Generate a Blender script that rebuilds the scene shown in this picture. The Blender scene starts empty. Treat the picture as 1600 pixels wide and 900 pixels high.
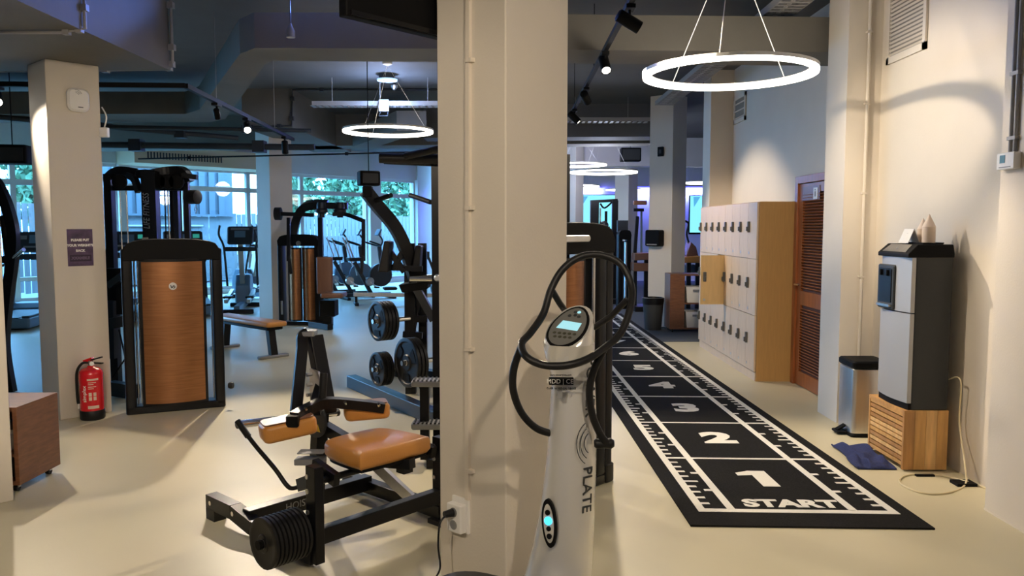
import bpy, bmesh, math, random
from mathutils import Vector, Matrix
random.seed(7)
SC = bpy.context.scene
COL = SC.collection
PI = math.pi
# ---------------------------------------------------------------- camera, world, exposure
F_PX, EYE = 1240.0, 1.6
TILT = math.atan(96 / F_PX)
cam = bpy.data.cameras.new('camera'); cam.sensor_width = 36; cam.lens = 36 * F_PX / 1600; cam.clip_end = 300
camo = bpy.data.objects.new('camera', cam); COL.objects.link(camo)
camo.location = (0, 0, EYE); camo.rotation_euler = (PI / 2 - TILT, 0, 0)
SC.camera = camo
w = bpy.data.worlds.new('world'); SC.world = w; w.use_nodes = True
nt = w.node_tree; bg = nt.nodes['Background']
bg.inputs['Color'].default_value = (0.19, 0.52, 1.0, 1); bg.inputs['Strength'].default_value = 21.0
SC.view_settings.view_transform = 'Standard'; SC.view_settings.look = 'None'
SC.view_settings.exposure = 0.0; SC.view_settings.gamma = 1; SC.view_settings.use_curve_mapping = False

# pixel -> direction -> point on a known plane
def ray(px, py):
    a = (px - 800) / F_PX; b = (450 - py) / F_PX
    return Vector((a, math.cos(TILT) + b * math.sin(TILT), -math.sin(TILT) + b * math.cos(TILT)))
EYEV = Vector((0, 0, EYE))
def G(px, py, z=0.0):
    r = ray(px, py); return EYEV + r * ((z - EYE) / r.z)
def PY(px, py, Y):
    r = ray(px, py); return EYEV + r * (Y / r.y)
def PX(px, py, X):
    r = ray(px, py); return EYEV + r * (X / r.x)
PHI = math.radians(48)                        # the pillar grid of the hall
U = Vector((math.cos(PHI), math.sin(PHI), 0)); V = Vector((-math.sin(PHI), math.cos(PHI), 0))
ZV = Vector((0, 0, 1))

# ---------------------------------------------------------------- materials
MATS = {}
def mat(name, col, rough=0.5, metal=0.0, var=0.0, scale=8.0, bump=0.0, bscale=60.0, emit=None, es=0.0, coat=0.0, stretch=None, spec=None):
    if name in MATS: return MATS[name]
    m = bpy.data.materials.new(name); m.use_nodes = True
    t = m.node_tree; b = t.nodes['Principled BSDF']
    b.inputs['Base Color'].default_value = (*col, 1); b.inputs['Roughness'].default_value = rough
    b.inputs['Metallic'].default_value = metal
    if spec is not None: b.inputs['Specular IOR Level'].default_value = spec
    if coat: b.inputs['Coat Weight'].default_value = coat; b.inputs['Coat Roughness'].default_value = 0.08
    if emit: b.inputs['Emission Color'].default_value = (*emit, 1); b.inputs['Emission Strength'].default_value = es
    if var or bump:
        tc = t.nodes.new('ShaderNodeTexCoord'); mp = t.nodes.new('ShaderNodeMapping')
        t.links.new(tc.outputs['Object'], mp.inputs['Vector'])
        if stretch: mp.inputs['Scale'].default_value = stretch
    if var:
        n = t.nodes.new('ShaderNodeTexNoise'); n.inputs['Scale'].default_value = scale; n.inputs['Detail'].default_value = 5
        t.links.new(mp.outputs['Vector'], n.inputs['Vector'])
        r = t.nodes.new('ShaderNodeValToRGB')
        r.color_ramp.elements[0].position = 0.3; r.color_ramp.elements[1].position = 0.7
        r.color_ramp.elements[0].color = (*[max(0, c * (1 - var)) for c in col], 1)
        r.color_ramp.elements[1].color = (*[min(1, c * (1 + var)) for c in col], 1)
        t.links.new(n.outputs['Fac'], r.inputs['Fac']); t.links.new(r.outputs['Color'], b.inputs['Base Color'])
    if bump:
        n2 = t.nodes.new('ShaderNodeTexNoise'); n2.inputs['Scale'].default_value = bscale; n2.inputs['Detail'].default_value = 3
        t.links.new(mp.outputs['Vector'], n2.inputs['Vector'])
        bp = t.nodes.new('ShaderNodeBump'); bp.inputs['Strength'].default_value = bump; bp.inputs['Distance'].default_value = 0.01
        t.links.new(n2.outputs['Fac'], bp.inputs['Height']); t.links.new(bp.outputs['Normal'], b.inputs['Normal'])
    MATS[name] = m; return m
M_WALL = mat('wall_paint', (0.70, 0.63, 0.53), 0.7, var=0.03, scale=2, bump=0.08, bscale=90)
M_PIL = mat('pillar_paint', (0.66, 0.60, 0.51), 0.65, var=0.03, scale=2, bump=0.08, bscale=90)
M_HALLW = mat('hall_wall_paint', (0.62, 0.60, 0.58), 0.7, var=0.03, scale=2)
M_FLOOR = mat('vinyl_floor', (0.60, 0.54, 0.37), 0.40, var=0.035, scale=1.3, bump=0.03, bscale=220)
M_CARP = mat('grey_carpet', (0.07, 0.075, 0.085), 0.95, var=0.2, scale=120)
M_CEIL = mat('ceiling_paint', (0.115, 0.112, 0.105), 0.8, var=0.06, scale=3, bump=0.15, bscale=40)
M_BEAM = mat('beam_paint', (0.15, 0.14, 0.118), 0.8, var=0.06, scale=3, bump=0.12, bscale=40)
M_BLK = mat('black_gloss_steel', (0.006, 0.006, 0.007), 0.3, spec=0.28)
M_BLKM = mat('black_matte', (0.0045, 0.0045, 0.005), 0.6, spec=0.12)
M_RUB = mat('black_rubber', (0.009, 0.009, 0.0095), 0.45, var=0.15, scale=40, spec=0.3)
M_CHR = mat('chrome', (0.75, 0.74, 0.72), 0.12, 1.0)
M_STEEL = mat('brushed_steel', (0.62, 0.61, 0.60), 0.32, 1.0, var=0.05, scale=30, stretch=(1, 1, 0.05))
M_GREYP = mat('grey_plastic', (0.22, 0.22, 0.22), 0.5)
M_DGREY = mat('dark_grey_plastic', (0.035, 0.038, 0.041), 0.45, spec=0.3)
M_WHT = mat('white_plastic', (0.80, 0.78, 0.74), 0.4)
M_TAN = mat('tan_leatherette', (0.56, 0.245, 0.055), 0.32, var=0.05, scale=5, bump=0.12, bscale=160)
M_BROWNL = mat('brown_leatherette', (0.17, 0.075, 0.04), 0.4, bump=0.1, bscale=160)
M_WPANEL = mat('copper_wood_panel', (0.34, 0.150, 0.062), 0.36, metal=0.75, var=0.16, scale=9, stretch=(0.6, 0.6, 14))
M_DWOOD = mat('walnut_board', (0.17, 0.068, 0.030), 0.4, var=0.22, scale=6, stretch=(2, 2, 14))
M_LOCK = mat('locker_laminate', (0.66, 0.49, 0.33), 0.42, var=0.06, scale=12, stretch=(3, 3, 0.5))
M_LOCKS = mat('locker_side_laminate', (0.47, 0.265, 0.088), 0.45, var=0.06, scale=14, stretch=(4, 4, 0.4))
M_LOCK_LIT = mat('locker_laminate_lit_yellow', (0.76, 0.52, 0.24), 0.42, var=0.05, scale=12, stretch=(3, 3, 0.5))  # same laminate, with the yellow light on the open door put into the colour
M_DOOR = mat('mahogany', (0.30, 0.085, 0.022), 0.35, var=0.22, scale=7, stretch=(3, 3, 0.5), coat=0.2)
M_CRATE = mat('acacia_wood', (0.53, 0.285, 0.095), 0.45, var=0.25, scale=5, stretch=(5, 5, 0.7))
M_COOL = mat('cooler_silver', (0.40, 0.40, 0.40), 0.42, 0.35)
CR = [mat('acacia_tone_%s' % n, c, .45, var=.2, scale=5, stretch=(6, 6, .7)) for n, c in (('dark', (.40, .20, .065)), ('mid', (.56, .31, .10)), ('pale', (.66, .40, .16)))]
M_CRATE2 = mat('acacia_slat_wood', (0.42, 0.215, 0.085), 0.5, var=0.35, scale=9, stretch=(2, 2, 12))
M_MAT = mat('black_turf', (0.016, 0.015, 0.014), 0.95, var=0.35, scale=150, bump=0.5, bscale=260, spec=0.1)
M_MARK = mat('white_turf', (0.78, 0.75, 0.68), 0.9, var=0.05, scale=150, spec=0.1)
M_TOWEL = mat('navy_towel', (0.022, 0.032, 0.115), 0.95, var=0.3, scale=90, bump=0.6, bscale=200)
M_RED = mat('extinguisher_red', (0.62, 0.012, 0.018), 0.25, coat=0.3)
M_GLOW = mat('led_white', (1, 1, 1), 0.5, emit=(1.0, 0.93, 0.82), es=7.0)
M_LAMP = mat('lamp_face', (1, 1, 1), 0.5, emit=(1.0, 0.90, 0.74), es=30.0)
M_SCREEN = mat('cyan_screen', (0.02, 0.05, 0.06), 0.3, emit=(0.25, 0.80, 0.95), es=1.2)
M_LCD = mat('lcd_screen', (0.02, 0.05, 0.06), 0.3, emit=(0.45, 0.88, 0.95), es=0.9)
M_BLED = mat('blue_led', (0.02, 0.02, 0.3), 0.4, emit=(0.10, 0.10, 1.0), es=3.0)
M_SILV = mat('silver_lacquer', (0.86, 0.84, 0.79), 0.26, 0.55, coat=0.4)
M_FRAME = mat('window_frame_paint', (0.60, 0.58, 0.56), 0.5)
M_SIGN = mat('purple_poster', (0.085, 0.05, 0.105), 0.4, var=0.5, scale=14)
M_BLUEC = mat('blue_grey_plastic', (0.12, 0.20, 0.28), 0.45)
M_PIPE = mat('pipe_grey', (0.30, 0.29, 0.28), 0.5)
M_PIPEW = mat('pipe_cream', (0.70, 0.63, 0.53), 0.5)
M_FENCE = mat('fence_wood', (0.15, 0.145, 0.14), 0.8, var=0.15, scale=6, stretch=(6, 6, 0.6))
M_LEAF = mat('foliage', (0.13, 0.24, 0.12), 0.7, var=0.5, scale=3)
M_GROUND = mat('outside_paving', (0.13, 0.135, 0.13), 0.9, var=0.1, scale=2)
M_CORR = mat('corrugated_sheet', (0.075, 0.088, 0.10), 0.5)
def glass_mat():
    m = bpy.data.materials.new('window_glass'); m.use_nodes = True; t = m.node_tree
    for n in list(t.nodes): t.nodes.remove(n)
    o = t.nodes.new('ShaderNodeOutputMaterial'); mx = t.nodes.new('ShaderNodeMixShader')
    tr = t.nodes.new('ShaderNodeBsdfTransparent'); tr.inputs['Color'].default_value = (0.90, 0.97, 1.0, 1)
    gl = t.nodes.new('ShaderNodeBsdfGlossy'); gl.inputs['Roughness'].default_value = 0.02
    mx.inputs[0].default_value = 0.06
    t.links.new(tr.outputs[0], mx.inputs[1]); t.links.new(gl.outputs[0], mx.inputs[2]); t.links.new(mx.outputs[0], o.inputs[0])
    return m
M_GLASS = glass_mat()

# ---------------------------------------------------------------- mesh builder
class MB:
    def __init__(s): s.v = []; s.f = []
    def add(s, vs, fs):
        o = len(s.v); s.v += [Vector(p) for p in vs]; s.f += [tuple(i + o for i in f) for f in fs]; return s
    def hexa(s, p):          # 8 points, bottom 4 then top 4
        return s.add(p, [(3, 2, 1, 0), (4, 5, 6, 7), (0, 1, 5, 4), (1, 2, 6, 5), (2, 3, 7, 6), (3, 0, 4, 7)])
    def box(s, a, b):
        (x0, y0, z0), (x1, y1, z1) = a, b
        x0, x1 = sorted((x0, x1)); y0, y1 = sorted((y0, y1)); z0, z1 = sorted((z0, z1))
        return s.hexa([(x0, y0, z0), (x1, y0, z0), (x1, y1, z0), (x0, y1, z0), (x0, y0, z1), (x1, y0, z1), (x1, y1, z1), (x0, y1, z1)])
    def rbox(s, a, b, r=0.01, axis=2, seg=3):   # box with the four edges along one axis rounded and a small chamfer at both ends
        lo = [min(a[i], b[i]) for i in range(3)]; hi = [max(a[i], b[i]) for i in range(3)]
        i, j = [k for k in range(3) if k != axis]
        r = min(r, (hi[i] - lo[i]) * .49, (hi[j] - lo[j]) * .49); c = min(r * .4, (hi[axis] - lo[axis]) * .3)
        def loop(ins, h):
            L = []
            for (cx, cy, a0) in ((hi[i] - r, hi[j] - r, 0), (lo[i] + r, hi[j] - r, 90), (lo[i] + r, lo[j] + r, 180), (hi[i] - r, lo[j] + r, 270)):
                for k in range(seg + 1):
                    t = math.radians(a0 + 90 * k / seg); q = [0, 0, 0]
                    q[i] = cx + (r - ins) * math.cos(t); q[j] = cy + (r - ins) * math.sin(t); q[axis] = h; L.append(q)
            return L
        return s.loft([loop(c, lo[axis]), loop(0, lo[axis] + c), loop(0, hi[axis] - c), loop(c, hi[axis])])
    def loft(s, loops, closed=True, caps=True):
        n = len(loops[0]); vs = [p for L in loops for p in L]; fs = []
        for a in range(len(loops) - 1):
            for k in range(n if closed else n - 1):
                k2 = (k + 1) % n; fs.append((a * n + k, a * n + k2, (a + 1) * n + k2, (a + 1) * n + k))
        if caps and closed:
            fs.append(tuple(range(n - 1, -1, -1))); fs.append(tuple((len(loops) - 1) * n + k for k in range(n)))
        return s.add(vs, fs)
    def bar(s, p, q, w, h, up=ZV):   # rectangular tube from p to q; w across, h along 'up'
        p = Vector(p); q = Vector(q); d = (q - p).normalized(); up = Vector(up)
        if abs(d.dot(up)) > .98: up = Vector((1, 0, 0)) if abs(d.x) < .9 else Vector((0, 1, 0))
        a = d.cross(up).normalized(); b = a.cross(d).normalized(); a = a * w / 2; b = b * h / 2
        return s.hexa([p - a - b, p + a - b, q + a - b, q - a - b, p - a + b, p + a + b, q + a + b, q - a + b])
    def cyl(s, p, q, r, r2=None, n=12):
        p = Vector(p); q = Vector(q); d = (q - p).normalized(); r2 = r if r2 is None else r2
        up = ZV if abs(d.z) < .9 else Vector((1, 0, 0)); a = d.cross(up).normalized(); b = a.cross(d).normalized()
        ring = lambda c, R: [c + a * R * math.cos(2 * PI * k / n) + b * R * math.sin(2 * PI * k / n) for k in range(n)]
        return s.loft([ring(p, r), ring(q, r2)])
    def lathe(s, o, ax, prof, n=20):  # profile of (distance along ax, radius)
        o = Vector(o); d = Vector(ax).normalized(); up = ZV if abs(d.z) < .9 else Vector((1, 0, 0))
        a = d.cross(up).normalized(); b = a.cross(d).normalized()
        return s.loft([[o + d * h + (a * math.cos(2 * PI * k / n) + b * math.sin(2 * PI * k / n)) * max(R, 1e-4) for k in range(n)] for h, R in prof])
    def tube(s, pts, r, n=8, closed=False, rect=None, up=ZV):
        pts = [Vector(p) for p in pts]; m = len(pts); loops = []; up = Vector(up); prev = None
        for i in range(m):
            t = (pts[(i + 1) % m] - pts[i - 1]) if closed else (pts[min(i + 1, m - 1)] - pts[max(i - 1, 0)])
            t.normalize()
            if prev is None:
                a = t.cross(up)
                if a.length < .1: a = t.cross(Vector((1, 0, 0)))
            else: a = prev - t * prev.dot(t)
            a.normalize(); prev = a; b = a.cross(t)
            if rect: L = [pts[i] + a * x * rect[0] / 2 + b * y * rect[1] / 2 for x, y in ((-1, -1), (1, -1), (1, 1), (-1, 1))]
            else: L = [pts[i] + (a * math.cos(2 * PI * k / n) + b * math.sin(2 * PI * k / n)) * r for k in range(n)]
            loops.append(L)
        if closed: loops.append(loops[0]); return s.loft(loops, caps=False)
        return s.loft(loops)
    def prism(s, poly, d):            # planar polygon of 3-d points swept by vector d
        d = Vector(d); n = len(poly); p = [Vector(q) for q in poly]
        return s.add(p + [q + d for q in p], [tuple(range(n - 1, -1, -1)), tuple(range(n, 2 * n))] + [(k, (k + 1) % n, n + (k + 1) % n, n + k) for k in range(n)])
    def mesh(s, name):
        me = bpy.data.meshes.new(name); me.from_pydata([tuple(p) for p in s.v], [], s.f)
        bm = bmesh.new(); bm.from_mesh(me); bmesh.ops.recalc_face_normals(bm, faces=bm.faces); bm.to_mesh(me); bm.free()
        return me
    def build(s, name, m, parent=None, smooth=None, world=False, bevel=0):
        if world and parent is not None:
            inv = Matrix.LocRotScale(parent.location, parent.rotation_euler, None).inverted(); s.v = [inv @ p for p in s.v]
        me = s.mesh(name); me.materials.append(m)
        if smooth is not None:
            me.polygons.foreach_set('use_smooth', [True] * len(me.polygons))
            if hasattr(me, 'set_sharp_from_angle'): me.set_sharp_from_angle(angle=math.radians(smooth))
        o = bpy.data.objects.new(name, me); COL.objects.link(o); o.parent = parent
        if bevel:
            bv = o.modifiers.new('bevel', 'BEVEL'); bv.width = bevel; bv.segments = 2; bv.limit_method = 'ANGLE'
        return o
def crv(pts, n=8, closed=False):      # Catmull-Rom through points
    p = [Vector(q) for q in pts]; out = []; m = len(p)
    for i in range(m if closed else m - 1):
        a, b, c, d = (p[(i - 1) % m], p[i], p[(i + 1) % m], p[(i + 2) % m]) if closed else (p[max(i - 1, 0)], p[i], p[i + 1], p[min(i + 2, m - 1)])
        for k in range(n):
            t = k / n; out.append(.5 * ((2 * b) + (c - a) * t + (2 * a - 5 * b + 4 * c - d) * t * t + (3 * b - a - 3 * c + d) * t ** 3))
    if not closed: out.append(p[-1])
    return out
def tag(o, label, cat=None, group=None, kind=None):
    o['label'] = label
    if cat: o['category'] = cat
    if group: o['group'] = group
    if kind: o['kind'] = kind
    return o
def thing(name, label, cat, loc=(0, 0, 0), rz=0.0, group=None):
    o = bpy.data.objects.new(name, None); COL.objects.link(o); o.empty_display_size = .1
    o.location = loc; o.rotation_euler = (0, 0, rz); return tag(o, label, cat, group)
def copy_tree(o, parent=None):
    c = o.copy(); COL.objects.link(c); c.parent = parent
    for ch in list(o.children): copy_tree(ch, c)
    return c
def lib(me, name, parent, loc=(0, 0, 0), rot=(0, 0, 0), scale=(1, 1, 1)):   # another object on shared mesh data
    o = bpy.data.objects.new(name, me); COL.objects.link(o); o.parent = parent; o.location = loc; o.rotation_euler = rot; o.scale = scale; return o
def text(name, body, size, m, parent, mtx, ext=0.0008, ax='CENTER', world=True, bold=0.0, shear=0.0, sx=1.0):
    c = bpy.data.curves.new(name, 'FONT'); c.body = body; c.size = size; c.align_x = ax; c.align_y = 'CENTER'; c.extrude = ext; c.offset = bold; c.shear = shear
    c.resolution_u = 3
    t = bpy.data.objects.new(name, c); COL.objects.link(t)
    dg = bpy.context.evaluated_depsgraph_get(); me = bpy.data.meshes.new_from_object(t.evaluated_get(dg))
    bpy.data.objects.remove(t); bpy.data.curves.remove(c)
    me.transform(Matrix.Diagonal((sx, 1, 1, 1)))
    if world and parent is not None: mtx = Matrix.LocRotScale(parent.location, parent.rotation_euler, None).inverted() @ mtx
    me.transform(mtx); me.materials.clear(); me.materials.append(m)
    o = bpy.data.objects.new(name, me); COL.objects.link(o); o.parent = parent; return o
def frame(o, xdir, ydir):             # matrix with given origin, x and y axes
    x = Vector(xdir).normalized(); y = Vector(ydir); y = (y - x * y.dot(x)).normalized(); z = x.cross(y)
    return Matrix(((x.x, y.x, z.x, o[0]), (x.y, y.y, z.y, o[1]), (x.z, y.z, z.z, o[2]), (0, 0, 0, 1)))
def struct(o, label=None): 
    o['kind'] = 'structure'
    if label: o['label'] = label
    return o
# ---------------------------------------------------------------- lamps of the room
def spot(pos, target, power, deg=60, blend=0.5, col=(1.0, 0.84, 0.645), size=0.03):
    l = bpy.data.lights.new('spot_beam', 'SPOT'); l.energy = power; l.color = col; l.spot_size = math.radians(deg); l.spot_blend = blend; l.shadow_soft_size = size
    o = bpy.data.objects.new('spot_beam', l); COL.objects.link(o); d = (Vector(target) - Vector(pos)).normalized()
    o.location = Vector(pos) + d * 0.02; o.rotation_euler = d.to_track_quat('-Z', 'Y').to_euler(); return o
def track_spot(top, target, label, power, deg=60, group=None, drop=0.10, L=0.17, r=0.042, col=(1.0, 0.84, 0.645), blend=.5):
    top = Vector(top); t = thing('track_spotlight', label, 'spotlight', top, 0, group)
    piv = top - ZV * drop; d = (Vector(target) - piv).normalized()
    MB().box(top + Vector((-.03, -.06, -.025)), top + Vector((.03, .06, 0))).build('adapter', M_BLKM, t, world=True)
    MB().cyl(top - ZV * .02, piv, .010, n=8).build('stem', M_BLKM, t, world=True)
    a = piv - d * L * .55; b = piv + d * L * .45
    h = MB().lathe(a, d, [(0, r * .7), (.01, r), (L, r), (L, r * .86), (L - .012, r * .84)], 16).build('head', M_BLKM, t, world=True, smooth=40)
    MB().cyl(b - d * .013, b - d * .006, r * .82, n=16).build('lamp_face', M_LAMP, t, world=True)
    if power:
        s = spot(b, target, power, deg, blend, col); s.parent = t; s.location = s.location - top
    return t

# ---------------------------------------------------------------- shell of the place
SLAB = 3.65
def vwall(name, pts, z0, z1, th, m, label):    # a wall standing on a line of floor points, thickness to the left of the line
    b = MB()
    for p, q in zip(pts[:-1], pts[1:]):
        p = Vector((*p, 0)); q = Vector((*q, 0)); n = ZV.cross((q - p).normalized()) * th
        b.hexa([p + ZV * z0, q + ZV * z0, q + n + ZV * z0, p + n + ZV * z0, p + ZV * z1, q + ZV * z1, q + n + ZV * z1, p + n + ZV * z1])
    return struct(b.build(name, m), label)
W0 = Vector((-9.75, 15.7, 0))                  # window wall runs along U from here
def wt(px):                                    # position along the window wall seen at image column px (at eye height)
    k = ray(px, 354); k = k.x / k.y
    return (k * W0.y - W0.x) / (U.x - k * U.y)
WP = lambda t, z=0.0, off=0.0: W0 + U * t + V * off + ZV * z
TA, TB = -4.0, wt(700)
pA = WP(TA); pB = WP(TB)
fl = MB().prism([(-12.3, -4.2, -.1), (3.4, -4.2, -.1), (3.4, 11.2, -.1), (8, 11.2, -.1), (8, 24, -.1), (pB.x + .3, 24.6, -.1), (pA.x - .6, pA.y + .3, -.1)], (0, 0, .1))
struct(fl.build('floor', M_FLOOR), 'pale beige vinyl floor of the gym')
cp = MB().prism([(2.02, 10.95, 0), (7.4, 11.0, 0), (7.4, 23.4, 0), (.2, 23.4, 0), (.2, 14.2, 0), (2.02, 14.2, 0)], (0, 0, .006)).build('floor_carpet', M_CARP)
struct(cp, 'dark grey carpet at the far end of the corridor')
struct(MB().prism([(-12.6, -4.4, SLAB), (8.2, -4.4, SLAB), (8.2, 24.6, SLAB), (pB.x + .3, 24.6, SLAB), (pA.x - .8, pA.y + .2, SLAB)], (0, 0, .15)).build('ceiling', M_CEIL), 'dark painted concrete slab ceiling')
vwall('wall_right', [(2.92, 11.0), (2.92, -4.2)], 0, SLAB, .35, M_WALL, 'long cream wall on the right behind the lockers')
vwall('wall_back', [(3.2, -4.0), (-12.2, -4.0)], 0, SLAB, -.25, M_WALL, 'wall behind the viewer')
vwall('wall_left', [(-12.2, -4.0), (-12.2, pA.y - .2)], 0, SLAB, .25, M_HALLW, 'side wall far left')
vwall('wall_far', [(pB.x - .1, 23.6), (7.6, 23.6)], 0, SLAB, .25, M_HALLW, 'far end wall of the gym')
vwall('wall_corner', [(3.2, 11.0), (7.6, 11.0)], 0, SLAB, -.2, M_HALLW, 'cross wall past the lockers')
vwall('wall_side', [(7.5, 23.6), (7.5, 11.0)], 0, SLAB, .25, M_HALLW, 'side wall far right')
struct(MB().box((2.65, 6.38, 0), (2.93, 6.78, SLAB)).build('wall_pier_pipe', M_WALL), 'cream wall pier with a vertical pipe beside the pedal bin')
struct(MB().box((2.68, -4.0, 0), (2.93, 4.39, SLAB)).build('wall_pier_near', M_WALL), 'near wall pier at the right edge carrying the thermostat')
struct(MB().box((2.62, 10.6, 0), (2.93, 11.0, SLAB)).build('wall_pier_far', M_WALL), 'wall pier behind the far end of the lockers')
def pillar(name, corner, wd, top, label, wu=None):
    c = Vector((*corner, 0)); a = U * wd; b = V * (wu or wd)
    o = MB().prism([c, c + a, c + a + b, c + b], ZV * top).build(name, M_PIL, bevel=.006)
    struct(o, label); return o
pillar('wall_pillar_centre', (-.025, 3.2), .40, SLAB, 'large cream square pillar in the centre foreground with cable duct')
pillar('wall_pillar_poster', (-3.74, 6.47), .41, 2.94, 'white square pillar carrying the purple poster')
pillar('wall_pillar_edge', (-3.185, 4.242), .40, 2.94, 'pillar cut by the left edge of the picture')
pillar('wall_pillar_hall', (-4.06, 13.4), .43, SLAB, 'white pillar behind the butterfly machine')
pillar('wall_pillar_dispenser', (2.50, 12.46), .42, SLAB, 'white pillar carrying the black dispenser')
pillar('wall_pillar_distant', (2.95, 20.2), .42, SLAB, 'distant white pillar between the two wall screens')
pillar('wall_pillar_remote', (1.45, 18.2), .30, SLAB, 'remote pillar beside the left wall screen')
# beams
def beam(name, poly, z0, z1, m, label):
    return struct(MB().prism([(p[0], p[1], z0) for p in poly], (0, 0, z1 - z0)).build(name, m), label)
beam('ceiling_beam_left', [(-9, -3.9), (-2.94, -3.9), (-2.94, 6.95), (-9, 7.1)], 2.94, SLAB, M_BEAM, 'deep downstand beam at the upper left over the poster pillar')
zb = 3.08
fr = [G(-150, 178, zb), G(290, 178, zb), G(312, 171, zb), G(375, 84, zb), G(398, 75, zb), G(690, 76, zb), G(1390, 82, zb)]
bk = [G(1380, 104, zb), G(690, 97, zb), G(425, 95, zb), G(413, 102, zb), G(352, 186, zb), G(328, 191, zb), G(-150, 192, zb)]
beam('ceiling_beam_main', fr + bk, zb, 3.37, M_BEAM, 'boxed olive bulkhead that turns diagonally under the ceiling')
a = G(457, 199, zb); b = G(549, 238, zb)
beam('ceiling_beam_hall', [(a.x - .75, a.y), (a.x, a.y), (b.x, b.y), (b.x - .75, b.y)], zb, SLAB, M_BEAM, 'short downstand beam beyond the diagonal bulkhead')
beam('ceiling_beam_cross', [(-9, 15.2), (2.5, 14.3), (2.5, 14.8), (-8.6, 15.9)], 3.08, SLAB, M_BEAM, 'cross beam in the far hall')
beam('ceiling_beam_far', [(-1.5, 13.6), (2.9, 13.4), (2.9, 14.0), (-1.5, 14.2)], 3.10, SLAB, M_CEIL, 'dark beam over the corridor beyond the lockers')
beam('ceiling_beam_end', [(-1.5, 18.6), (7.4, 18.6), (7.4, 19.1), (-1.5, 19.1)], 3.0, SLAB, M_HALLW, 'pale beam over the far room')
a = G(540, 236, zb); b = G(604, 190, zb)
beam('ceiling_beam_diagonal', [(-2.9, 14.6), (-1.75, 12.2), (-1.3, 12.2), (-2.45, 14.6)], 3.05, 3.35, M_BEAM, 'far diagonal bulkhead right of the hall ring lamp')
# window wall: sill, head, frames, panes
ZT = 2.95
struct(MB().hexa([WP(TA, ZT), WP(TB, ZT), WP(TB, ZT, .3), WP(TA, ZT, .3), WP(TA, SLAB), WP(TB, SLAB), WP(TB, SLAB, .3), WP(TA, SLAB, .3)]).build('wall_window_head', M_HALLW), 'wall strip above the windows')
struct(MB().hexa([WP(TA, 0), WP(TB, 0), WP(TB, 0, .3), WP(TA, 0, .3), WP(TA, .1), WP(TB, .1), WP(TB, .1, .3), WP(TA, .1, .3)]).build('wall_window_sill', M_HALLW), 'low sill under the windows')
def wcol(t0, t1, name, label):
    struct(MB().hexa([WP(t0, 0, -.06), WP(t1, 0, -.06), WP(t1, 0, .3), WP(t0, 0, .3), WP(t0, SLAB, -.06), WP(t1, SLAB, -.06), WP(t1, SLAB, .3), WP(t0, SLAB, .3)]).build(name, M_HALLW), label)
wcol(wt(577), wt(594), 'wall_mullion_pier', 'white pier between the windows right of the butterfly machine')
wcol(wt(651), wt(690), 'wall_window_end', 'white wall at the right end of the windows')
wcol(wt(187), wt(199), 'wall_mullion_left', 'white pier between the windows behind the cable tower')
bays = [([-30, 25, 98], 1), ([98, 130, 187], 1), ([199, 292, 392], 0), ([392, 440], 0), ([440, 475, 577], 0), ([594, 651], 0)]
for n, (pxs, low) in enumerate(bays):
    ts = [wt(p) for p in pxs]; t0, t1 = ts[0], ts[-1]
    root = MB()
    for t in ts: root.bar(WP(t, .1, .12), WP(t, ZT, .12), .10, .10, up=U)
    for z in (.13, 2.48, ZT - .03): root.bar(WP(t0, z, .12), WP(t1, z, .12), .09, .09 if z != 2.48 else .11)
    if low: root.bar(WP(t0, .55, .12), WP(t1, .55, .12), .09, .08)
    wo = struct(root.build('window_%d' % (n + 1), M_FRAME), 'grey framed window, bay %s' % ['at the left edge', 'behind the poster pillar', 'behind the cable tower', 'beside the hall pillar', 'behind the butterfly machine', 'right of the white pier'][n])
    for ta, tb in zip(ts[:-1], ts[1:]):
        for z0, z1 in ((.17, 2.43), (2.53, ZT - .07)):
            MB().hexa([WP(ta + .05, z0, .115), WP(tb - .05, z0, .115), WP(tb - .05, z0, .125), WP(ta + .05, z0, .125), WP(ta + .05, z1, .115), WP(tb - .05, z1, .115), WP(tb - .05, z1, .125), WP(ta + .05, z1, .125)]).build('pane', M_GLASS, wo)
# air outlet strip above the windows (beige bulkhead with a grille)
t0, t1 = wt(186), wt(412)
bh = struct(MB().hexa([WP(t0, 2.92, -.9), WP(t1, 2.92, -.9), WP(t1, 2.92, 0), WP(t0, 2.92, 0), WP(t0, 3.30, -.9), WP(t1, 3.30, -.9), WP(t1, 3.30, 0), WP(t0, 3.30, 0)]).build('trim_1', mat('beige_bulkhead', (.66, .54, .36), .7)), 'beige bulkhead with air grille above the cable tower')
for k in range(26):
    t = t0 + .28 + k * .065
    MB().bar(WP(t, 3.02, -.905), WP(t, 3.16, -.905), .03, .012, up=V).build('slat', M_DGREY, bh)
# ---------------------------------------------------------------- outside
struct(MB().prism([WP(-18, -.15, .31), WP(22, -.15, .31), WP(26, -.15, 26), WP(-24, -.15, 26)], (0, 0, .1)).build('outside_ground', M_GROUND), 'pale paving outside the windows')
def fence(t0, t1, off, h, label, gap=.14, wd=.115):
    base = WP(t0, 0, off); t = thing('slat_fence', label, 'fence', base)
    n = int((t1 - t0) / gap); me = MB().box((-wd / 2, -.012, .05), (wd / 2, .012, h)).mesh('slat'); me.materials.append(M_FENCE)
    for k in range(n):
        lib(me, 'slat', t, U * (k * gap) + ZV * random.uniform(-.02, .02), (0, 0, PHI))
    for z in (.4, h - .35): MB().bar(WP(t0, z, off + .04), WP(t1, z, off + .04), .04, .09).build('rail', M_FENCE, t, world=True)
fence(wt(-60), wt(212), 3.0, 2.15, 'pale slatted timber fence outside the left windows')
fence(wt(455) + 1, wt(690) + 4, 3.2, 1.30, 'low pale slatted fence outside the right windows')
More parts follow.
